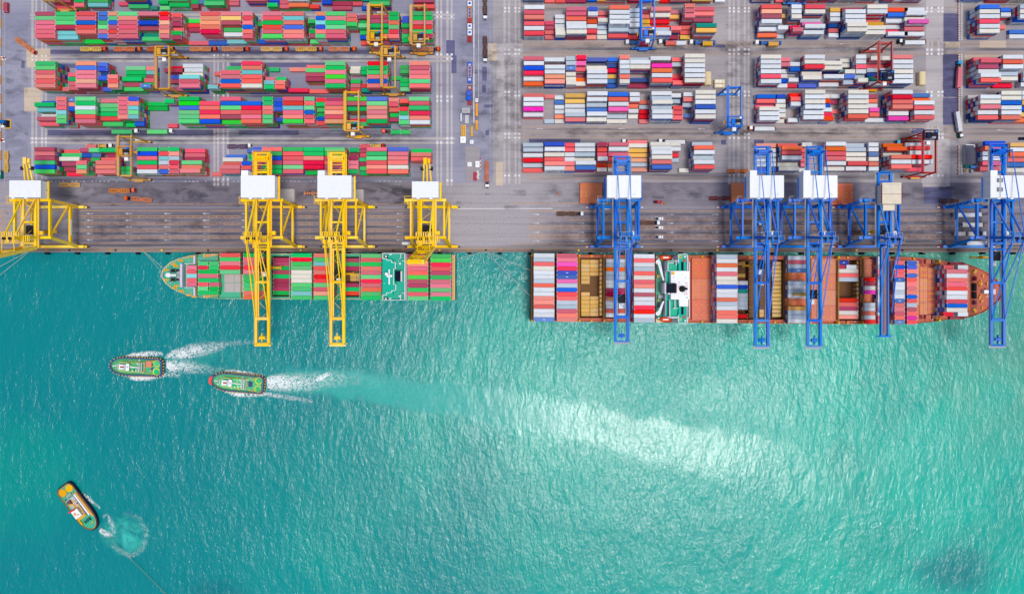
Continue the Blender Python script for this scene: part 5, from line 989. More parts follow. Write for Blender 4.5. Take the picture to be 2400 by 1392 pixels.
for y, cy, w in ((112, 144.5, 'below the picture top, second'), (12, 45, 'at the picture top, first')):
    trailer(1137, y, R_(-90), m_trdark, 'empty brown trailer on the middle road, %s from top' % w.split()[-1]); tractor(1137.5, cy, R_(-90), m_white, 'white tractor on the middle road, %s from top' % w.split()[-1])
trailer(1141, 403, R_(-90), m_trorange, 'empty rust orange trailer where the middle road meets the quay'); tractor(1142, 437, R_(-90), m_white, 'white tractor where the middle road meets the quay')
trailer(1329, 502, 0, m_trdark, 'empty brown trailer on the lane right of the pale patch'); tractor(1363, 502, 0, m_white, 'white tractor on the lane right of the pale patch')
trailer(1508, 523, 0, m_trdark, 'empty brown trailer under the lone blue crane'); tractor(1541, 523, 0, m_white, 'white tractor beside the lone blue crane')
trailer(1752, 521, 0, m_trdark, 'empty trailer under the left crane of the blue pair'); tractor(1778, 524, 0, m_white, 'white tractor under the left crane of the blue pair')
trailer(2005, 546, 0, m_trdark, 'dark trailer under the striped house crane'); tractor(2032, 546, 0, m_white, 'white tractor under the striped house crane')
trailer(1686, 465.5, 0, m_trred, 'maroon trailer on the apron left of the blue crane pair', 12.5, 'flat'); trailer(2222, 472, 0, m_trdark, 'brown trailer on the apron by the rightmost crane', 11.5, 'flat'); trailer(735, 454, 0, m_trorange, 'rust orange trailer between two yellow cranes', 11, 'flat')
trailer(1728, 402, 0, m_trorange, 'rust orange trailer below the gap between middle and right yard', 12.5, 'flat')
# loaded rigs
def rig(cx, tx, py, a, cab_m, tr_m, w, loads, roof=None, big=True):
    tractor(cx, py, a, cab_m, w[0], roof, big); trailer(tx, py, a, tr_m, w[1], 12.4, 'flat')
    for (code, kind, lx, lab) in loads: load(code, kind, lx, py, a, lab)
PI = math.pi
rig(324, 287, 309, 0, m_white, m_trdark, ('white tractor pulling the darker green box, left lane', 'trailer carrying the darker green box, left lane'), [('g', 'L', 285, 'green long container on trailer below the fourth left block')])
rig(405, 369, 309, 0, m_white, m_trdark, ('white tractor pulling the paler green box, left lane', 'trailer carrying the paler green box, left lane'), [('l', 'L', 368, 'pale green long container on trailer below the fourth left block')])
rig(901, 935, 309.5, PI, m_caborange, m_trdark, ('orange tractor facing left beside two green short boxes', 'trailer carrying two green short boxes'), [('g', 'S', 927.5, 'green short container on trailer, left of a pair'), ('g', 'S', 950.5, 'green short container on trailer, right of a pair')])
rig(264, 228, 343.5, 0, m_white, m_trochre, ('white tractor above the left block beside quay', 'ochre trailer with one rose short box'), [('r', 'S', 213, 'rose short container on trailer above the left block beside quay')])
trailer(559, 345, 0, m_trpur, 'plum coloured trailer above the left block beside quay'); tractor(588, 343.5, 0, m_white, 'white tractor with plum coloured trailer')
rig(900, 870, 343.5, 0, m_red, m_trochre, ('red tractor hidden behind the rose stack near the quay', 'ochre trailer with one crimson short box'), [('R', 'S', 855, 'crimson short container on trailer above the quay block')], None, False)
rig(1469, 1500, 102, PI, m_white, m_trblue, ('white tractor under the middle blue gantry crane', 'blue trailer under the middle blue gantry crane'), [('m', 'S', 1509, 'dark pink short container on blue trailer under gantry crane')])
rig(1546, 1582, 101, PI, m_white, m_trblue, ('white tractor pulling a salmon and a white short box', 'blue trailer with a salmon and a white short box'), [('s', 'S', 1572.5, 'salmon short container on blue trailer'), ('w', 'S', 1597, 'white short container on blue trailer')])
rig(1618, 1652, 102, PI, m_white, m_trblue, ('white tractor pulling a yellow box, middle yard', 'blue trailer with one yellow short box, middle yard'), [('y', 'S', 1659, 'yellow short container on blue trailer, middle yard')])
rig(1771, 1806, 103, PI, m_white, m_trblue, ('white tractor pulling a yellow box, right yard', 'blue trailer with one yellow short box, right yard'), [('y', 'S', 1813.5, 'yellow short container on blue trailer, right yard')])
rig(2106, 2144, 100, PI, m_dark, m_trdark, ('dark tractor with white roof below the magenta box', 'trailer with white long box below the magenta box'), [('w', 'L', 2145, 'white long container on trailer, right yard second lane')], m_white)
rig(1757, 1792, 302, PI, m_caborange, m_trdark, ('orange tractor with white roof, right yard', 'trailer with white long box, right yard fourth lane'), [('w', 'L', 1792.5, 'white long container on trailer below the fourth right block')], m_white)
rig(1461, 1494, 333.5, PI, m_white, m_trdark, ('white tractor pulling a long salmon box', 'trailer with long salmon box'), [('s', 'L', 1494, 'salmon long container on trailer above the middle quay block')])
rig(1546, 1583, 333, PI, m_white, m_trdark, ('white tractor pulling a long white box above quay block', 'trailer with long white box above quay block'), [('w', 'L', 1582.5, 'white long container on trailer above the middle quay block')])
tractor(2101, 335.5, PI, m_cabcyan, 'cyan tractor above the right quay block', None, True); trailer(2132, 335.5, PI, m_trred, 'maroon flat trailer behind the cyan tractor', 12.4, 'flat')
tractor(2244, 150, R_(82), m_cabcyan, 'cyan tractor heading up beside the striped fence', None, True); trailer(2243, 180, R_(86), m_trdark, 'trailer with rose long box beside the striped fence', 12.4, 'flat'); load('r', 'L', 2250, 182, R_(86), 'rose long container on trailer beside the striped fence')
tractor(2247, 320, R_(-75), m_cabgreen, 'green tractor with white roof at the fence corner', m_white, True); trailer(2243, 290, R_(-82), m_trdark, 'trailer with white long box at the fence corner', 12.4, 'flat'); load('w', 'L', 2248.5, 285, R_(-81), 'white long container on tilted trailer at the fence corner')
for i, (cx, tx, y, ls) in enumerate(((2290, 2262, 504, [('w', 'L', 2262)]), (2252, 2280, 527, [('W', 'L', 2280)]), (2300, 2270, 548, [('W', 'S', 2252), ('W', 'S', 2282)]), (2262, 2290, 570, [('w', 'L', 2290)]))):
    a = 0 if i in (0, 2) else PI
    rig(cx, tx, y, a, m_white, m_trdark, ('white tractor under the rightmost crane, %s from top' % ORD[i + 1], 'loaded trailer under the rightmost crane, %s from top' % ORD[i + 1]), [(c, k, x, '%s %s container under the rightmost crane, %s lane%s' % (COL[c][0], 'long' if k == 'L' else 'short', ORD[i + 1], (', left' if x < 2260 else ', right') if k == 'S' else '')) for c, k, x in ls])
def car(px, py, a, m, label, van=False):
    p = W(px, py, 0); root = empty('parked_van' if van else 'pickup_truck', (p.x, p.y, 0.02), a); tag(root, label, 'van' if van else 'pickup')
    q = MB(); q.box(-2.5, 2.5, -0.9, 0.9, 0.35, 1.0); q.build('body', m, root)
    q = MB(); x0, x1 = (-2.4, 1.6) if van else (-0.4, 1.2)
    q.hexa([(x0, -0.85, 1.0), (x1 + 0.5, -0.85, 1.0), (x1 + 0.5, 0.85, 1.0), (x0, 0.85, 1.0), (x0 + 0.2, -0.75, 1.75), (x1, -0.75, 1.75), (x1, 0.75, 1.75), (x0 + 0.2, 0.75, 1.75)]); c = q.build('cabin', m, root)
    q = MB(); q.box(x1 + 0.06, x1 + 0.42, -0.72, 0.72, 1.2, 1.5); q.build('windscreen', m_glass, c)
    if not van: q = MB(); q.box(-2.4, -0.5, -0.75, 0.75, 1.0, 1.04); q.build('load_bed', m_ink, root)
    q = MB()
    for x in (-1.6, 1.6):
        for y in (-0.8, 0.8): q.tube((x, y - 0.12, 0.34), (x, y + 0.12, 0.34), 0.33, 10)
    q.build('wheels', m_rubber, root)
for i, y in enumerate((513, 534, 556)): car(1544, y, 0, m_white, 'white pickup by the lone blue crane, %s from top' % ORD[i + 1])
car(1420, 488.5, 0, m_white, 'white van at the landside rail of the lone blue crane', True); car(2396, 326, 0, m_ink, 'dark pickup at the right picture edge'); car(1541, 474, 0, m_red, 'small red pickup with white bed on the apron')
car(952, 571, 0, m_white, 'white van parked by the smaller yellow crane', True)

# ---------------------------------------------------------------- hatch covers set down on the quay
def cover(px0, py0, px1, py1, m, label, rings=True):
    a = W(px0, py1, 2); b = W(px1, py0, 2); root = empty('hatch_cover', ((a.x + b.x) / 2, (a.y + b.y) / 2, 0.02)); tag(root, label, 'hatch cover', 'hatch covers laid on the quay')
    w, d = (b.x - a.x) / 2, (b.y - a.y) / 2
    for i in range(2): q = MB(); q.box(-w + 0.2 * i, w - 0.2 * i, -d, d, 0.02 + i * 0.95, 0.9 + i * 0.95); q.build('cover_panel', m, root)
    q = MB(); q.box(-w + 0.3, w - 0.3, d - 1.3, d - 0.5, 1.85, 2.1); q.box(-w + 0.3, w - 0.3, -d + 0.3, -d + 0.9, 1.85, 2.05); q.box(-w * 0.02, w * 0.02, -d + 1, d - 1.5, 1.85, 1.93); q.build('stiffener', m, root)
    for fx in (-0.88, -0.42, 0.42, 0.88):
        for fy in (0.1, -0.25):
            if rings: q = MB(); q.ring(fx * w, fy * d, 0.25, 0.5, 1.86, 2.0, 12); q.build('lifting_ring', m_amber, root)
cover(1359, 429, 1412, 477, m_hatch, 'rust orange hatch cover with yellow rings, left of the lone blue crane'); cover(1714, 429, 1766, 477, m_hatch, 'rust orange hatch cover under the left crane of the blue pair'); cover(1948, 430, 2000, 480, m_hatch, 'rust orange hatch cover under the right crane of the blue pair')
cover(642, 443, 690, 475, m_hatchg, 'grey rusty hatch cover beside the left boom down yellow crane', False); cover(806, 444, 852, 475, m_hatchg, 'grey hatch cover beside the right boom down yellow crane', False)
cover(1424, 575, 1440, 583, m_hatch, 'small rust orange lid at the quay edge under the lone blue crane', False)

# ---------------------------------------------------------------- works on the middle road, fences, sheds
def boxes(name, label, cat, items, group=None, loc=None, rz=0):
    """a thing made of plain labelled pieces: items = (part, material, px0, py0, px1, py1, z0, z1)"""
    x0 = min(i[2] for i in items); x1 = max(i[4] for i in items); y0 = min(i[3] for i in items); y1 = max(i[5] for i in items)
    p = W((x0 + x1) / 2, (y0 + y1) / 2); root = empty(name, (p.x, p.y, 0)); tag(root, label, cat, group)
    for (nm, m, a, b, c, d, z0, z1) in items:
        q = MB(); u = W(a, d) - p; v = W(c, b) - p; q.box(u.x, v.x, u.y, v.y, z0, z1); q.build(nm, m, root)
    return root
m_wagred = paint('wagon red', (176, 56, 62), 0.5, 0.25); m_tankblue = paint('tank blue', (10, 96, 222), 0.35, 0.1); m_pale = paint('pale grey steel', (206, 206, 212), 0.5, 0.2); m_magred = paint('raspberry panel', (196, 60, 92), 0.5, 0.2); m_ora = paint('orange box paint', (250, 170, 20), 0.5, 0.15)
def flat_wagon(y0, y1, m, label, inner):
    it = [('flatbed', m, 1096, y0, 1106, y1, 0.9, 1.4), ('wheels', m_rubber, 1097, y0 + 2, 1105, y0 + 8, 0.1, 0.9), ('wheels', m_rubber, 1097, y1 - 8, 1105, y1 - 2, 0.1, 0.9)] + inner
    return boxes('flat_wagon', label, 'wagon', it, 'flat wagons on the middle road')
fr = lambda y0, y1: [('frame_rail', m_amber, 1097, y0, 1098.2, y1, 1.42, 2.0), ('frame_rail', m_amber, 1104, y0, 1105.2, y1, 1.42, 2.0)] + [('cross_bar', m_amber, 1098.3, y0 + k * (y1 - y0) / 3 - 0.5, 1103.9, y0 + k * (y1 - y0) / 3 + 0.5, 1.5, 1.9) for k in range(4)]
flat_wagon(2, 56, m_wagred, 'red flat wagon with white lids and blue frames at the picture top', [('white_lid', m_white, 1096.5, 7, 1106, 19, 1.42, 3.2), ('blue_panel', m_tankblue, 1098.5, 10, 1104, 15.5, 3.2, 3.3), ('blue_panel', m_tankblue, 1098.4, 22, 1103.8, 43, 1.42, 1.48)] + fr(21, 45))
flat_wagon(57, 101, m_wagred, 'red flat wagon with two white lidded tanks', [('white_lid', m_white, 1096.5, 60, 1106, 72.5, 1.42, 3.2), ('blue_panel', m_tankblue, 1098.5, 63, 1104, 68, 3.2, 3.3), ('white_lid', m_white, 1096.5, 74.5, 1106, 87, 1.42, 3.2), ('blue_panel', m_tankblue, 1098.5, 78, 1104, 83, 3.2, 3.3)])
flat_wagon(147, 196, m_tankblue, 'blue flat wagon with yellow frame', [('grey_panel', m_pale, 1098, 152, 1104, 156, 1.42, 1.6), ('grey_panel', m_pale, 1098, 186, 1104, 191, 1.42, 1.6)] + fr(158, 183))
wg = flat_wagon(202, 248, m_wagred, 'red flat wagon carrying two round blue tanks', [('grey_panel', m_pale, 1098, 205, 1104, 210, 1.42, 1.6)])
for y in (219, 231):
    q = MB(); p = W(1099, y, 2); q.tube((p.x - wg.location.x, p.y - wg.location.y, 1.42), (p.x - wg.location.x, p.y - wg.location.y, 3.4), 1.75, 16); q.tube((p.x - wg.location.x, p.y - wg.location.y, 3.4), (p.x - wg.location.x, p.y - wg.location.y, 3.9), 1.75, 16, r2=0.5); q.build('round_tank', m_tankblue, wg)
def tex(s): return s
bw = boxes('concrete_barrier', 'long pale concrete barrier running down the middle road', 'barrier', [('barrier_block', m_pale, 1109, 0 + i * 29, 1112.5, 28.4 + i * 29, 0.02, 1.1) for i in range(10)])
boxes('concrete_barrier', 'thin pale kerb right of the wagons on the middle road', 'barrier', [('barrier_block', m_pale, 1121, i * 30, 1122.4, i * 30 + 29.4, 0.02, 0.5) for i in range(8)])
boxes('scaffold_platform', 'grey scaffold platform on the middle road works', 'scaffold', [('deck', m_pale, 1083, 256, 1102, 268, 2.6, 2.9), ('deck', m_steel, 1086, 259, 1099, 266, 2.9, 3.0), ('stair', m_pale, 1090, 272, 1099, 291, 1.2, 1.5), ('rail', m_white, 1080, 268, 1082.5, 287, 0.1, 2.6), ('post', m_steel, 1083, 256, 1084, 257, 0.02, 2.6), ('post', m_steel, 1101, 256, 1102, 257, 0.02, 2.6), ('post', m_steel, 1101, 267, 1102, 268, 0.02, 2.6)])
boxes('spreader_frame', 'yellow slotted lifting frame lying on the middle road', 'lifting frame', [('side_rail', m_amber, 1081.5, 294, 1083.5, 320, 0.3, 1.0), ('side_rail', m_amber, 1090, 294, 1092, 320, 0.3, 1.0), ('middle_rail', m_amber, 1086, 294, 1087.6, 320, 0.3, 0.9)] + [('cross_plate', m_amber, 1083.6, 294 + 5 * k, 1089.9, 296.6 + 5 * k, 0.3, 0.8) for k in range(6)])
boxes('steel_beam', 'single yellow steel beam beside the lifting frame', 'beam', [('beam', m_amber, 1104, 298, 1108, 320, 0.1, 1.2), ('flange', m_amber, 1103.4, 297, 1108.6, 298, 0.1, 1.4), ('flange', m_amber, 1103.4, 320, 1108.6, 321, 0.1, 1.4)])
for i, (y0, y1) in enumerate(((245, 253), (253.6, 263), (263.6, 274), (284, 292), (292.6, 306))):
    boxes('orange_crate', 'orange crate on the barrier line, %s from top' % ORD[i + 1], 'crate', [('crate_body', m_ora, 1115, y0, 1120, y1, 0.02, 1.6), ('crate_lid', m_ora, 1114.8, y0 - 0.2, 1120.2, y1 + 0.1, 1.6, 1.75)], 'orange crates on the middle road')
for i, (x, y, w, h, m) in enumerate(((1101, 387, 9, 9, m_white), (1119.5, 387, 9, 14, m_pale), (1117.5, 238, 5, 8, m_cream), (1106, 335, 8, 8, m_white), (1086, 330, 12, 14, m_pale))):
    boxes('site_cabin', ['small white', 'pale grey', 'tiny cream', 'white round marked', 'pale trestle'][i] + ' site cabin on the middle road island', 'cabin', [('cabin_wall', m, x - w / 2, y - h / 2, x + w / 2, y + h / 2, 0.02, 2.4), ('cabin_roof', m_white, x - w / 2 - 0.4, y - h / 2 - 0.4, x + w / 2 + 0.4, y + h / 2 + 0.4, 2.4, 2.6), ('roof_unit', m_steel, x - 1, y - 1, x + 1, y + 1, 2.6, 3.1)])
rp = boxes('striped_ramp', 'raspberry red ramp with white barriers at the road end', 'ramp', [('ramp_plate', m_magred, 1109, 404, 1118, 424, 0.02, 0.5)] + [('white_barrier', m_white, 1117 + (k % 3), 401 + 4 * k, 1122 + (k % 3), 403 + 4 * k, 0.02, 0.9) for k in range(5)])
sheet('island_paving', 1091, 344, 1125, 425, g_apron2, yardL)
for k in range(14): boxes('traffic_barrier', 'small white and red traffic barrier on the road island', 'barrier', [('barrier_body', m_white if k % 3 else m_red, 1125 + 0.3 * (k % 2), 372 + 3.1 * k, 1127.4, 374.4 + 3.1 * k, 0.02, 0.8), ('barrier_foot', m_red, 1125.2, 372.4 + 3.1 * k, 1127.2, 373 + 3.1 * k, 0.8, 0.9)], 'traffic barriers on the road island') if k < 8 else None
# red and white picket fence right
for (y0, y1, tagw) in ((-30, 97, 'upper'), (128, 228, 'middle'), (229, 296, 'lower'), (342, 410, 'lowest')):
    p = W(2249.5, (y0 + y1) / 2); root = empty('picket_fence', (p.x, p.y, 0)); tag(root, 'white and red picket fence left of the far right blocks, %s stretch' % tagw, 'fence')
    q = MB(); q.box(-0.12, 0.12, -(y1 - y0) * M / 2, (y1 - y0) * M / 2, 1.1, 1.3); q.build('top_rail', m_steel, root); n = int((y1 - y0) / 4)
    pk = MB(); pk.box(-1.25, 1.25, -0.28, 0.28, 0.02, 0.9); me = pk.mesh('picket', [m_cast])
    for k in range(n): link_mesh('picket', me, root, (0, (y1 - y0) * M * (0.5 - (k + 0.5) / n), 0))
    pk = MB(); pk.box(-1.6, -1.27, -0.3, 0.3, 0.02, 1.0); me = pk.mesh('red_cap', [m_magred])
    for k in range(n):
        if k % 2 == 0: link_mesh('picket_cap', me, root, (0, (y1 - y0) * M * (0.5 - (k + 0.5) / n), 0))
for (x, y, w) in ((1656, 188, 'middle'), (2155, 188, 'right')):
    b = boxes('cream_tank_shed', 'cream round roofed shed standing at the end of the third %s block' % w, 'shed', [('shed_wall', m_cream, x - 7.5, y - 15, x + 7.5, y + 15, 0.02, 3.4)])
    q = MB(); n = 8; r = 7.6 * M
    for i in range(n):
        a0, a1 = PI * i / n, PI * (i + 1) / n; q.quad([(r * math.cos(a0), -15.2 * M, 3.4 + r * 0.5 * math.sin(a0)), (r * math.cos(a0), 15.2 * M, 3.4 + r * 0.5 * math.sin(a0)), (r * math.cos(a1), 15.2 * M, 3.4 + r * 0.5 * math.sin(a1)), (r * math.cos(a1), -15.2 * M, 3.4 + r * 0.5 * math.sin(a1))])
    q.build('shed_roof', m_cream, b)
for i, y in enumerate((194, 204)): boxes('site_cabin', 'white flat cabin right of the cream shed, %s of two' % ('upper' if i == 0 else 'lower'), 'cabin', [('cabin_wall', m_cream, 1672.5, y - 4.4, 1696, y + 4.4, 0.02, 2.5), ('roof_panel', m_white, 1675, y - 2, 1681, y + 2, 2.5, 2.7), ('roof_panel', m_white, 1683, y - 2, 1688, y + 2, 2.5, 2.7)])
boxes('white_tank_truck', 'white tank truck at the end of the top middle block', 'truck', [('tank', m_white, 1673, 0, 1696, 9, 0.9, 3.2), ('tank_lid', m_steel, 1684, 2.5, 1687, 5.5, 3.2, 3.6), ('chassis', m_ink, 1672, 1.5, 1697, 7.5, 0.1, 0.9)])
bd = boxes('flat_roof_building', 'dark grey flat roofed building inside the lowest picket fence', 'building', [('wall', m_pale, 2254.5, 345, 2286.5, 387, 0.02, 4.2), ('roof', plain('dark roofing felt', (96, 98, 112)), 2254, 344.5, 2287, 387.5, 4.2, 4.5), ('parapet', m_white, 2254, 342.6, 2274, 344.3, 3.9, 5.0), ('parapet', m_white, 2272, 344.6, 2274, 349, 4.5, 5.0)])
boxes('workshop_shelter', 'teal roofed workshop shelter below the dark roof building', 'shelter', [('shelter_roof', m_cabgreen, 2256, 388, 2272, 396, 2.6, 2.8), ('bench', m_steel, 2258, 398, 2264, 404, 0.02, 1.0), ('orange_drum', m_ora, 2260, 398.5, 2263, 403, 1.0, 1.9), ('blue_arm', m_trblue, 2266, 391, 2298, 397, 3.0, 4.2), ('grey_unit', m_steel, 2272, 398, 2280, 406, 0.02, 2.0)])
fl = boxes('boom_barrier', 'blue crane arm with striped platform at the left picture edge', 'crane', [('platform', m_amber, 6, 281, 26, 302, 0.02, 0.3), ('deck_plate', m_dark, 8, 283, 24, 300, 0.3, 0.4), ('arm', m_trblue, -20, 285, 20, 292, 2.5, 4.4), ('counterweight', m_white, 7, 296, 14, 301, 0.4, 2.0), ('slew_ring', m_ink, 14, 284, 22, 294, 0.4, 2.5)])
boxes('teal_hut', 'small teal and white hut in the left corner of the yard', 'hut', [('hut_wall', m_cabgreen, -4, 402, 9, 420, 0.02, 2.6), ('hut_roof', m_pale, -2, 404, 8, 412, 2.6, 2.9), ('hut_unit', m_trblue, -4, 414, 4, 418, 2.6, 3.2)])
boxes('striped_gate', 'small red and white gate at the left kerb, upper one', 'gate', [('gate_bar', m_white, 2, 134, 14, 136, 0.8, 1.2), ('gate_post', m_red, 10, 134.2, 12, 140, 0.02, 1.6), ('gate_foot', m_white, 4, 138, 14, 141, 0.02, 0.3)]); boxes('striped_gate', 'small red and white gate at the left kerb, lower one', 'gate', [('gate_bar', m_white, 1, 326, 12, 328, 0.8, 1.2), ('gate_post', m_red, 5, 326.5, 7, 333, 0.02, 1.6), ('gate_foot', m_white, 2, 331, 12, 334, 0.02, 0.3)])
boxes('kerb_wall', 'long low wall along the left picture edge', 'wall', [('wall_block', m_tan if k % 2 else m_pale, 2, -20 + 22 * k, 4.2, 1.4 + 22 * k, 0.02, 1.2) for k in range(20)])
marking('white_line', m_road_pale, yardL, [hline(11.5, 12.8, y, 14) for y in range(10, 430, 32)])
load('m', 'S', 12, 17, R_(90), 'dark pink short container alone in the top left corner', 0.03).scale = (1, 1, 1)
for i, (x, y) in enumerate(((1308, 462.5 - 8), (1549, 477), (1558, 477), (1535, 472))): boxes('pallet', 'small brown pallet on the apron, %s from left' % ORD[i + 1], 'pallet', [('pallet_top', m_trdark, x - 2.6, y - 2, x + 2.6, y + 2, 0.1, 0.5), ('pallet_load', m_trorange, x - 2.2, y - 1.6, x + 2.2, y + 1.6, 0.5, 0.9)])
for j, (bx, n) in enumerate(((1277, 12), (1953, 9), (2261, 13))): pass
# ---------------------------------------------------------------- tug boats
m_tugblue = paint('tug hull blue', (16, 84, 168), 0.4, 0.15); m_tuggreen = paint('tug deck green', (66, 206, 128), 0.5, 0.2, 0.02); m_lemon = paint('lemon yellow', (246, 232, 20), 0.4, 0.1); m_tugblack = plain('tug fender rubber', (26, 24, 36), 0.85); m_plum = paint('plum bulwark', (120, 84, 110), 0.5, 0.2)
def tug(px, py, a, label, kind):
    p = W(px, py, WZ); root = empty('tug_boat', (p.x, p.y, WZ), a); tag(root, label, 'tug boat')
    Lh, w = 16.4, 5.6
    def outline(s, n=11):
        t = []
        for i in range(n):                                     # bow half, +x ahead
            u = PI / 2 - PI * i / (n - 1); t.append((5.0 + (Lh - 5.0) * math.cos(u) ** 0.85 * 1.0 if math.cos(u) > 1e-6 else 5.0, w * math.sin(u)))
        st = [(-Lh + 3.0, -w * 0.97), (-Lh + 0.9, -w * 0.86), (-Lh, -w * 0.6), (-Lh, w * 0.6), (-Lh + 0.9, w * 0.86), (-Lh + 3.0, w * 0.97)]
        return [(x * (1 - (1 - s) * 0.45), y * s) for x, y in t + st]
    def P(name, fn, m, par=root): q = MB(); fn(q); return q.build(name, m, par)
    o1, o0 = outline(1.0), outline(0.86)
    P('hull', lambda q: q.prism(o1, -0.6, 2.4, 0, o0), m_tugblue if kind != 'yellow' else m_plum)
    P('deck', lambda q: q.prism(outline(0.9), 2.0, 2.46), m_tuggreen if kind != 'yellow' else m_teal)
    def rim(q, s0, s1, z0, z1):
        A, B = outline(s0), outline(s1); n = len(A)
        for i in range(n):
            j = (i + 1) % n; q.hexa([(*A[i], z0), (*A[j], z0), (*B[j], z0), (*B[i], z0), (*A[i], z1), (*A[j], z1), (*B[j], z1), (*B[i], z1)])
    P('rubber_fender', lambda q: rim(q, 1.06, 0.99, 1.3, 2.3), m_tugblack); P('bulwark', lambda q: rim(q, 0.985, 0.90 if kind != 'yellow' else 0.95, 2.3, 3.3), m_tugblue if kind != 'yellow' else m_plum)
    ob = outline(1.055); k = 0
    for i in range(len(ob)):
        A, B = Vector(ob[i]), Vector(ob[(i + 1) % len(ob)]); d = (B - A).length; nn = max(1, int(d / 1.5)) if A.x > 3 or A.x < -13 else max(1, int(d / 5.5))
        if kind == 'yellow': continue
        for j in range(nn):
            c = A.lerp(B, (j + 0.5) / nn); q = MB(); q.cbox(c.x, c.y, 1.75, 0.8, 0.55, 0.62, math.atan2(B.y - A.y, B.x - A.x)); q.build('yellow_tyre', m_amber, root)
    if kind != 'yellow':
        for y in (-2.55, 2.55):
            c = P('thruster_hatch', lambda q: q.tube((-12.9, y, 2.46), (-12.9, y, 2.62), 1.85, 20), m_tuggreen); P('hatch_ring', lambda q: q.ring(-12.9, y, 1.75, 2.2, 2.47, 2.8, 24), m_lemon, c)
        ho = P('deckhouse', lambda q: q.prism([(9.0, -2.6), (10.4, -1.2), (10.4, 1.2), (9.0, 2.6), (-6.2, 3.3), (-6.2, -3.3)], 2.46, 4.8), m_cream); P('house_deck', lambda q: q.prism([(8.7, -2.4), (10.1, -1.1), (10.1, 1.1), (8.7, 2.4), (-6.0, 3.1), (-6.0, -3.1)], 4.8, 4.95), m_tuggreen, ho)
        P('house_edge', lambda q: (q.box(-6.0, 8.4, 2.75, 2.95, 4.95, 5.4), q.box(-6.0, 8.4, -2.95, -2.75, 4.95, 5.4)), m_lemon, ho)
        P('wheelhouse', lambda q: q.hexa([(4.0, -1.7, 4.95), (8.2, -1.6, 4.95), (8.2, 1.6, 4.95), (4.0, 1.7, 4.95), (4.3, -1.5, 7.6), (7.9, -1.4, 7.6), (7.9, 1.4, 7.6), (4.3, 1.5, 7.6)]), m_white, ho); P('wheelhouse_roof', lambda q: q.box(4.1, 8.0, -1.55, 1.55, 7.6, 7.8), m_white, ho)
        P('roof_hatch', lambda q: q.box(5.0, 7.0, -0.45, 0.45, 7.8, 8.1), m_red, ho); P('roof_light', lambda q: q.box(4.4, 4.8, -1.2, 1.2, 7.8, 8.3), m_steel, ho); P('window_band', lambda q: q.box(8.06, 8.24, -1.3, 1.3, 6.1, 7.1), m_glass, ho)
        P('mast', lambda q: (q.box(1.9, 3.9, -2.2, 2.2, 7.0, 7.4), q.tube((2.8, 0, 4.95), (2.8, 0, 9.0), 0.45, 10)), m_white, ho); P('exhaust_pipe', lambda q: q.tube((2.0, 0, 5.6), (-4.6, 0.2, 5.4), 0.42, 10, r2=0.3), m_white, ho); P('towing_gantry', lambda q: (q.box(-5.6, -4.9, -3.0, 3.0, 6.4, 6.8), q.box(-4.3, -3.8, -3.0, 3.0, 6.4, 6.8), q.box(-5.2, -4.6, -3.0, -2.6, 4.95, 6.4), q.box(-5.2, -4.6, 2.6, 3.0, 4.95, 6.4)), m_pale, ho)
        for (x, y) in ((-1.6, 1.9), (-2.4, -2.1), (0.4, 2.2), (-3.2, 1.6)): P('vent_cap', lambda q: q.tube((x, y, 4.95), (x, y, 5.9), 0.42, 10), m_white, ho)
        P('bow_winch', lambda q: (q.tube((11.2, -1.0, 3.2), (11.2, 1.0, 3.2), 0.6, 10), q.box(10.6, 11.9, -1.5, -1.1, 2.46, 3.8), q.box(10.6, 11.9, 1.1, 1.5, 2.46, 3.8)), m_steel); P('bow_post', lambda q: (q.tube((13.6, 0, 2.46), (13.6, 0, 3.6), 0.35, 8), q.box(11.9, 14.2, -0.2, 0.2, 2.9, 3.1)), m_white)
        P('inner_rail', lambda q: rim(q, 0.83, 0.80, 2.47, 3.1), m_plum)
        if kind == 'pink': P('aft_locker', lambda q: q.box(-9.9, -6.6, -3.9, -0.1, 2.47, 3.3), m_hatch); P('aft_tarp', lambda q: q.box(-10.8, -9.9, 0.2, 1.6, 2.47, 3.2), m_tugblue)
        else: P('aft_locker', lambda q: q.box(-9.2, -7.0, -1.6, 1.6, 2.47, 3.4), plain('slate locker', (60, 90, 130))); P('bow_cushion', lambda q: q.prism([(15.2, -3.0), (17.2, -2.0), (17.6, 0), (17.2, 2.0), (15.2, 3.0), (16.0, 0)], 2.0, 3.5), m_boat)
        for (x, y) in ((-7.6, 3.6), (-8.2, -3.7), (-10.4, 4.0), (-10.6, -3.9)): P('mooring_bitts', lambda q: q.box(x - 0.6, x + 0.6, y - 0.25, y + 0.25, 2.47, 3.2), m_amber)
    else:
        for y in (-2.4, 2.4): P('thruster_hatch', lambda q: q.tube((-12.9, y, 2.46), (-12.9, y, 2.9), 2.3, 20), m_amber)
        ho = P('deckhouse', lambda q: q.prism([(6.8, -3.2), (6.8, 2.2), (-7.6, 2.6), (-7.6, -2.8)], 2.46, 4.8), m_pale); P('house_trim', lambda q: (q.box(5.6, 6.9, -3.3, 2.3, 4.8, 5.1), q.box(-2.0, 6.0, 1.6, 2.2, 4.8, 5.1), q.box(-6.2, 0, -0.6, 0.4, 4.8, 5.3), q.box(-4.8, -3.8, -2.6, 2.0, 4.8, 5.3)), m_amber, ho)
        P('wheelhouse', lambda q: q.box(0.4, 5.2, -2.6, 1.4, 4.8, 7.4), m_cream, ho); P('wheelhouse_roof', lambda q: q.box(0.2, 5.4, -2.8, 1.6, 7.4, 7.6), m_white, ho); P('crane_arm', lambda q: q.bar((0.2, 0.2, 7.6), (-0.6, -4.6, 6.6), 0.8, 0.7), m_boat, ho)
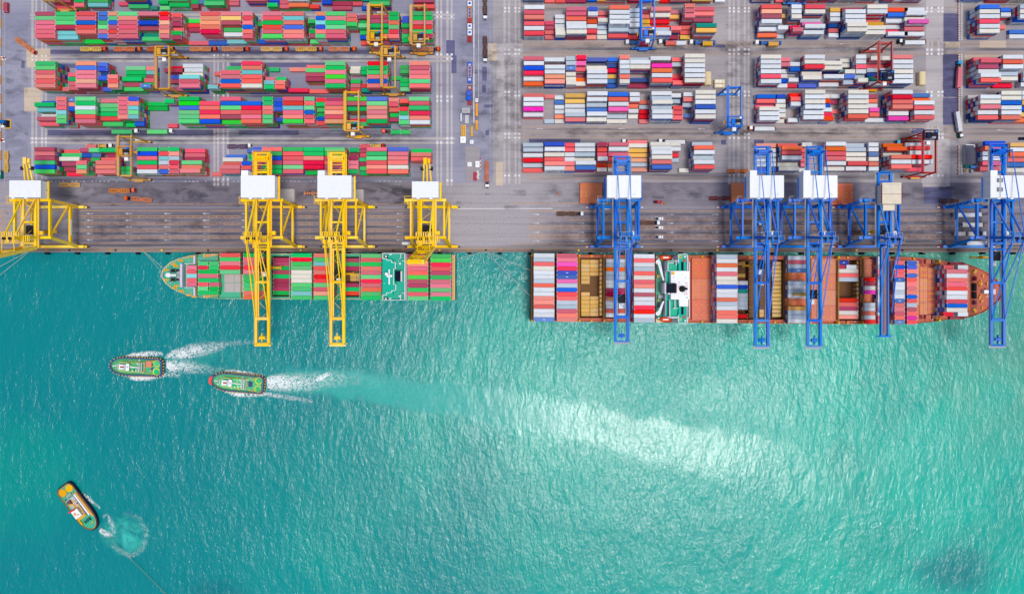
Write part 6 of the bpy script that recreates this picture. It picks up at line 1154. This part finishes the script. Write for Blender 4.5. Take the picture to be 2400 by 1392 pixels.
        P('roof_gear', lambda q: (q.box(1.6, 3.4, -2.0, -0.6, 7.6, 8.0), q.box(3.6, 4.4, -0.6, 0.8, 7.6, 7.9)), m_ochre, ho); P('funnel', lambda q: q.tube((-5.6, -0.8, 4.8), (-5.6, -0.8, 6.6), 1.2, 12), m_plum, ho)
        P('side_walkway', lambda q: (q.box(-8, 7.5, 2.7, 3.7, 2.47, 4.0),), m_white); P('side_rail_panel', lambda q: (q.box(-8.4, 9.2, 3.9, 4.7, 2.47, 3.7),), m_amber); P('side_rail_panel', lambda q: (q.box(5.2, 10.0, -4.5, -3.7, 2.47, 3.7),), m_amber)
        P('bow_winch', lambda q: (q.tube((9.6, -1.5, 3.3), (9.6, 1.5, 3.3), 0.8, 10), q.box(8.6, 10.6, 1.5, 2.0, 2.46, 4.0), q.box(8.6, 10.6, -2.0, -1.5, 2.46, 4.0)), m_cabgreen); P('inner_bulwark', lambda q: rim(q, 0.93, 0.905, 2.47, 3.2), m_rtgy); P('aft_gear', lambda q: (q.box(-10.2, -9.0, -1.8, 1.8, 2.47, 3.6),), m_steel)
    rnd = random.Random(hash(kind) % 97 if False else len(label))
    for m in (m_white, m_steel, m_dark, m_cream, m_amber):
        q = MB()
        for k in range(9):
            x = rnd.uniform(-11, 12.5); y = rnd.uniform(-4.2, 4.2) * (1 if x < 6 else 0.55); on = abs(y) < 2.6 and -6 < x < 8; z = 4.96 if on else 2.47
            if 3.8 < x < 8.4 and abs(y) < 1.8: continue
            q.cbox(x, y, z, rnd.uniform(0.25, 0.9), rnd.uniform(0.2, 0.7), rnd.uniform(0.3, 0.9), rnd.uniform(0, 3))
        q.build('deck_clutter', m, root)
    return root
tug(323, 858.5, PI + R_(-2.5) * -1 * -1, 'upper left tug with green deck, two lemon rings and a salmon locker', 'pink')
tug(560, 896, PI - R_(5.5), 'middle tug with green deck, two lemon rings and red bow cushion', 'red')
tug(190, 1186, R_(-53), 'lone tug at lower left with yellow sides and two amber discs', 'yellow')
rope('tow_rope', W(232, 1237, 0), W(430, 1432, WZ + 1.2), 0.2, m_tow, 'thin tow rope running from the lone tug to the picture bottom', 0.10, 16)

# ---------------------------------------------------------------- foam of the wakes
def foam_material():
    m, nt, b = nodes('wake foam'); at = N(nt, 'ShaderNodeAttribute', attribute_name='foam_amount')
    n1 = noise(nt, stretch(nt, 1, 1), 0.33, 5, 0.68, 1.6); n2 = noise(nt, stretch(nt, 1, 1), 1.1, 4, 0.6, 0.8)
    r = math_(nt, 'ABSOLUTE', math_(nt, 'SUBTRACT', n1, 0.5)); vein = math_(nt, 'SUBTRACT', 1.0, math_(nt, 'MULTIPLY', r, 7.0), True)
    f = math_(nt, 'ADD', math_(nt, 'MULTIPLY', vein, 0.95), math_(nt, 'MULTIPLY', n2, 0.6)); f = math_(nt, 'ADD', f, math_(nt, 'MULTIPLY', math_(nt, 'SUBTRACT', at.outputs['Fac'], 0.5), 1.15))
    a = ramp(nt, f, 0.72, 1.5)
    a = math_(nt, 'MULTIPLY', a, ramp(nt, at.outputs['Fac'], 0.02, 0.25))
    b.inputs['Base Color'].default_value = (0.80, 0.86, 0.86, 1); b.inputs['Roughness'].default_value = 0.7
    nt.links.new(a, b.inputs['Alpha']); return m
fm = foam_material()
def churn_material():
    m, nt, b = nodes('aerated water'); at = N(nt, 'ShaderNodeAttribute', attribute_name='foam_amount'); n1 = noise(nt, stretch(nt, 1, 1), 0.10, 5, 0.65, 1.0)
    a = math_(nt, 'MULTIPLY', at.outputs['Fac'], ramp(nt, n1, 0.25, 0.68)); nt.links.new(a, b.inputs['Alpha'])
    b.inputs['Base Color'].default_value = tuple(lin((60, 196, 184))) + (1,); b.inputs['Roughness'].default_value = 0.22; return m
cm_ = churn_material()
def foam(name, label, path, z=0.05, nw=14, fm=fm):
    """strip of surface foam: path = (px, py, half width px, density)"""
    pts = []
    for (a, b) in zip(path, path[1:]):
        for k in range(8): t = k / 8; pts.append(tuple(a[i] + (b[i] - a[i]) * t for i in range(4)))
    pts.append(path[-1]); v = []; d = []; f = []
    for i, (x, y, w, dn) in enumerate(pts):
        p0, p1 = pts[max(0, i - 1)], pts[min(len(pts) - 1, i + 1)]; t = Vector((p1[0] - p0[0], p1[1] - p0[1])).normalized(); nx, ny = -t.y, t.x
        for j in range(nw + 1):
            s = 2 * j / nw - 1; q = W(x + nx * w * s, y + ny * w * s, WZ); v.append((q.x, q.y, WZ + z)); d.append(dn * (1 - abs(s) ** 2.2) * (1 if 0 < i < len(pts) - 1 else 0))
    for i in range(len(pts) - 1):
        for j in range(nw):
            k = i * (nw + 1) + j; f.append((k, k + 1, k + nw + 2, k + nw + 1))
    me = bpy.data.meshes.new(name); me.from_pydata(v, [], f); me.materials.append(fm); at = me.attributes.new('foam_amount', 'FLOAT', 'POINT'); at.data.foreach_set('value', d)
    o = bpy.data.objects.new(name, me); C.objects.link(o); tag(o, label, 'foam', kind='stuff'); return o
foam('wake_foam', 'foam along the upper side of the upper left tug', [(285, 839, 4, 0.5), (310, 834, 9, 0.95), (345, 830, 10, 0.85), (385, 828, 8, 0.5)], 0.05)
foam('wake_foam', 'foam along the lower side of the upper left tug', [(290, 880, 4, 0.5), (318, 886, 9, 0.95), (350, 885, 9, 0.85), (390, 878, 8, 0.6), (425, 880, 8, 0.5)], 0.06)
foam('wake_foam', 'upper streak of wake behind the upper left tug', [(384, 838, 5, 0.55), (410, 830, 16, 0.8), (450, 824, 24, 0.75), (490, 816, 22, 0.55), (540, 805, 10, 0.42), (600, 801, 8, 0.3)], 0.07)
foam('wake_foam', 'lower streak of wake behind the upper left tug', [(388, 858, 18, 0.9), (410, 858, 22, 0.75), (450, 860, 24, 0.55), (500, 868, 16, 0.35), (545, 866, 12, 0.25)], 0.08)
foam('wake_foam', 'foam along the upper side of the middle tug', [(525, 868, 4, 0.6), (552, 872, 8, 0.95), (585, 877, 8, 0.8), (620, 882, 7, 0.6)], 0.09)
foam('wake_foam', 'foam along the lower side of the middle tug', [(525, 917, 4, 0.5), (550, 923, 8, 0.9), (580, 925, 8, 0.8), (625, 923, 8, 0.6), (680, 932, 9, 0.5), (740, 942, 8, 0.35)], 0.10)
foam('wake_foam', 'broad churned wake behind the middle tug', [(624, 898, 20, 0.95), (650, 896, 26, 0.85), (690, 896, 30, 0.7), (730, 895, 32, 0.55), (775, 888, 28, 0.5), (830, 888, 28, 0.34), (900, 895, 26, 0.2), (980, 912, 30, 0.18)], 0.11)
foam('wake_foam', 'pale crest at the end of the middle wake', [(728, 900, 6, 0.5), (748, 888, 9, 0.9), (765, 878, 9, 0.8), (778, 874, 5, 0.4)], 0.12)
foam('wake_foam', 'ring of foam behind the lone tug, near half', [(232, 1240, 8, 0.85), (248, 1250, 10, 0.75), (268, 1253, 9, 0.45), (262, 1225, 8, 0.6), (250, 1206, 7, 0.5), (240, 1212, 6, 0.4)], 0.13)
foam('wake_foam', 'ring of foam behind the lone tug, far half', [(285, 1200, 10, 0.2), (325, 1210, 10, 0.3), (345, 1245, 10, 0.36), (335, 1285, 10, 0.36), (308, 1303, 9, 0.4), (285, 1292, 9, 0.4), (260, 1275, 8, 0.4)], 0.14)
foam('wake_foam', 'small splashes beside the lone tug', [(190, 1152, 4, 0.4), (202, 1162, 6, 0.7), (222, 1180, 5, 0.6), (240, 1194, 4, 0.4)], 0.15)

foam('churned_water', 'pale churned water trailing behind the upper left tug', [(388, 850, 16, 0.5), (440, 845, 30, 0.5), (520, 840, 34, 0.35), (600, 842, 30, 0.22), (680, 850, 26, 0.12)], 0.02, 14, cm_)
foam('churned_water', 'pale churned water trailing behind the middle tug', [(622, 897, 20, 0.7), (700, 896, 34, 0.75), (780, 895, 38, 0.65), (880, 905, 44, 0.7), (980, 920, 46, 0.6), (1100, 942, 46, 0.45), (1220, 968, 46, 0.25), (1320, 992, 40, 0.1)], 0.03, 14, cm_)
foam('churned_water', 'round pale patch of churned water behind the lone tug', [(228, 1236, 6, 0.3), (250, 1244, 34, 0.8), (285, 1250, 55, 0.95), (320, 1258, 50, 0.9), (350, 1268, 22, 0.4)], 0.025, 14, cm_)
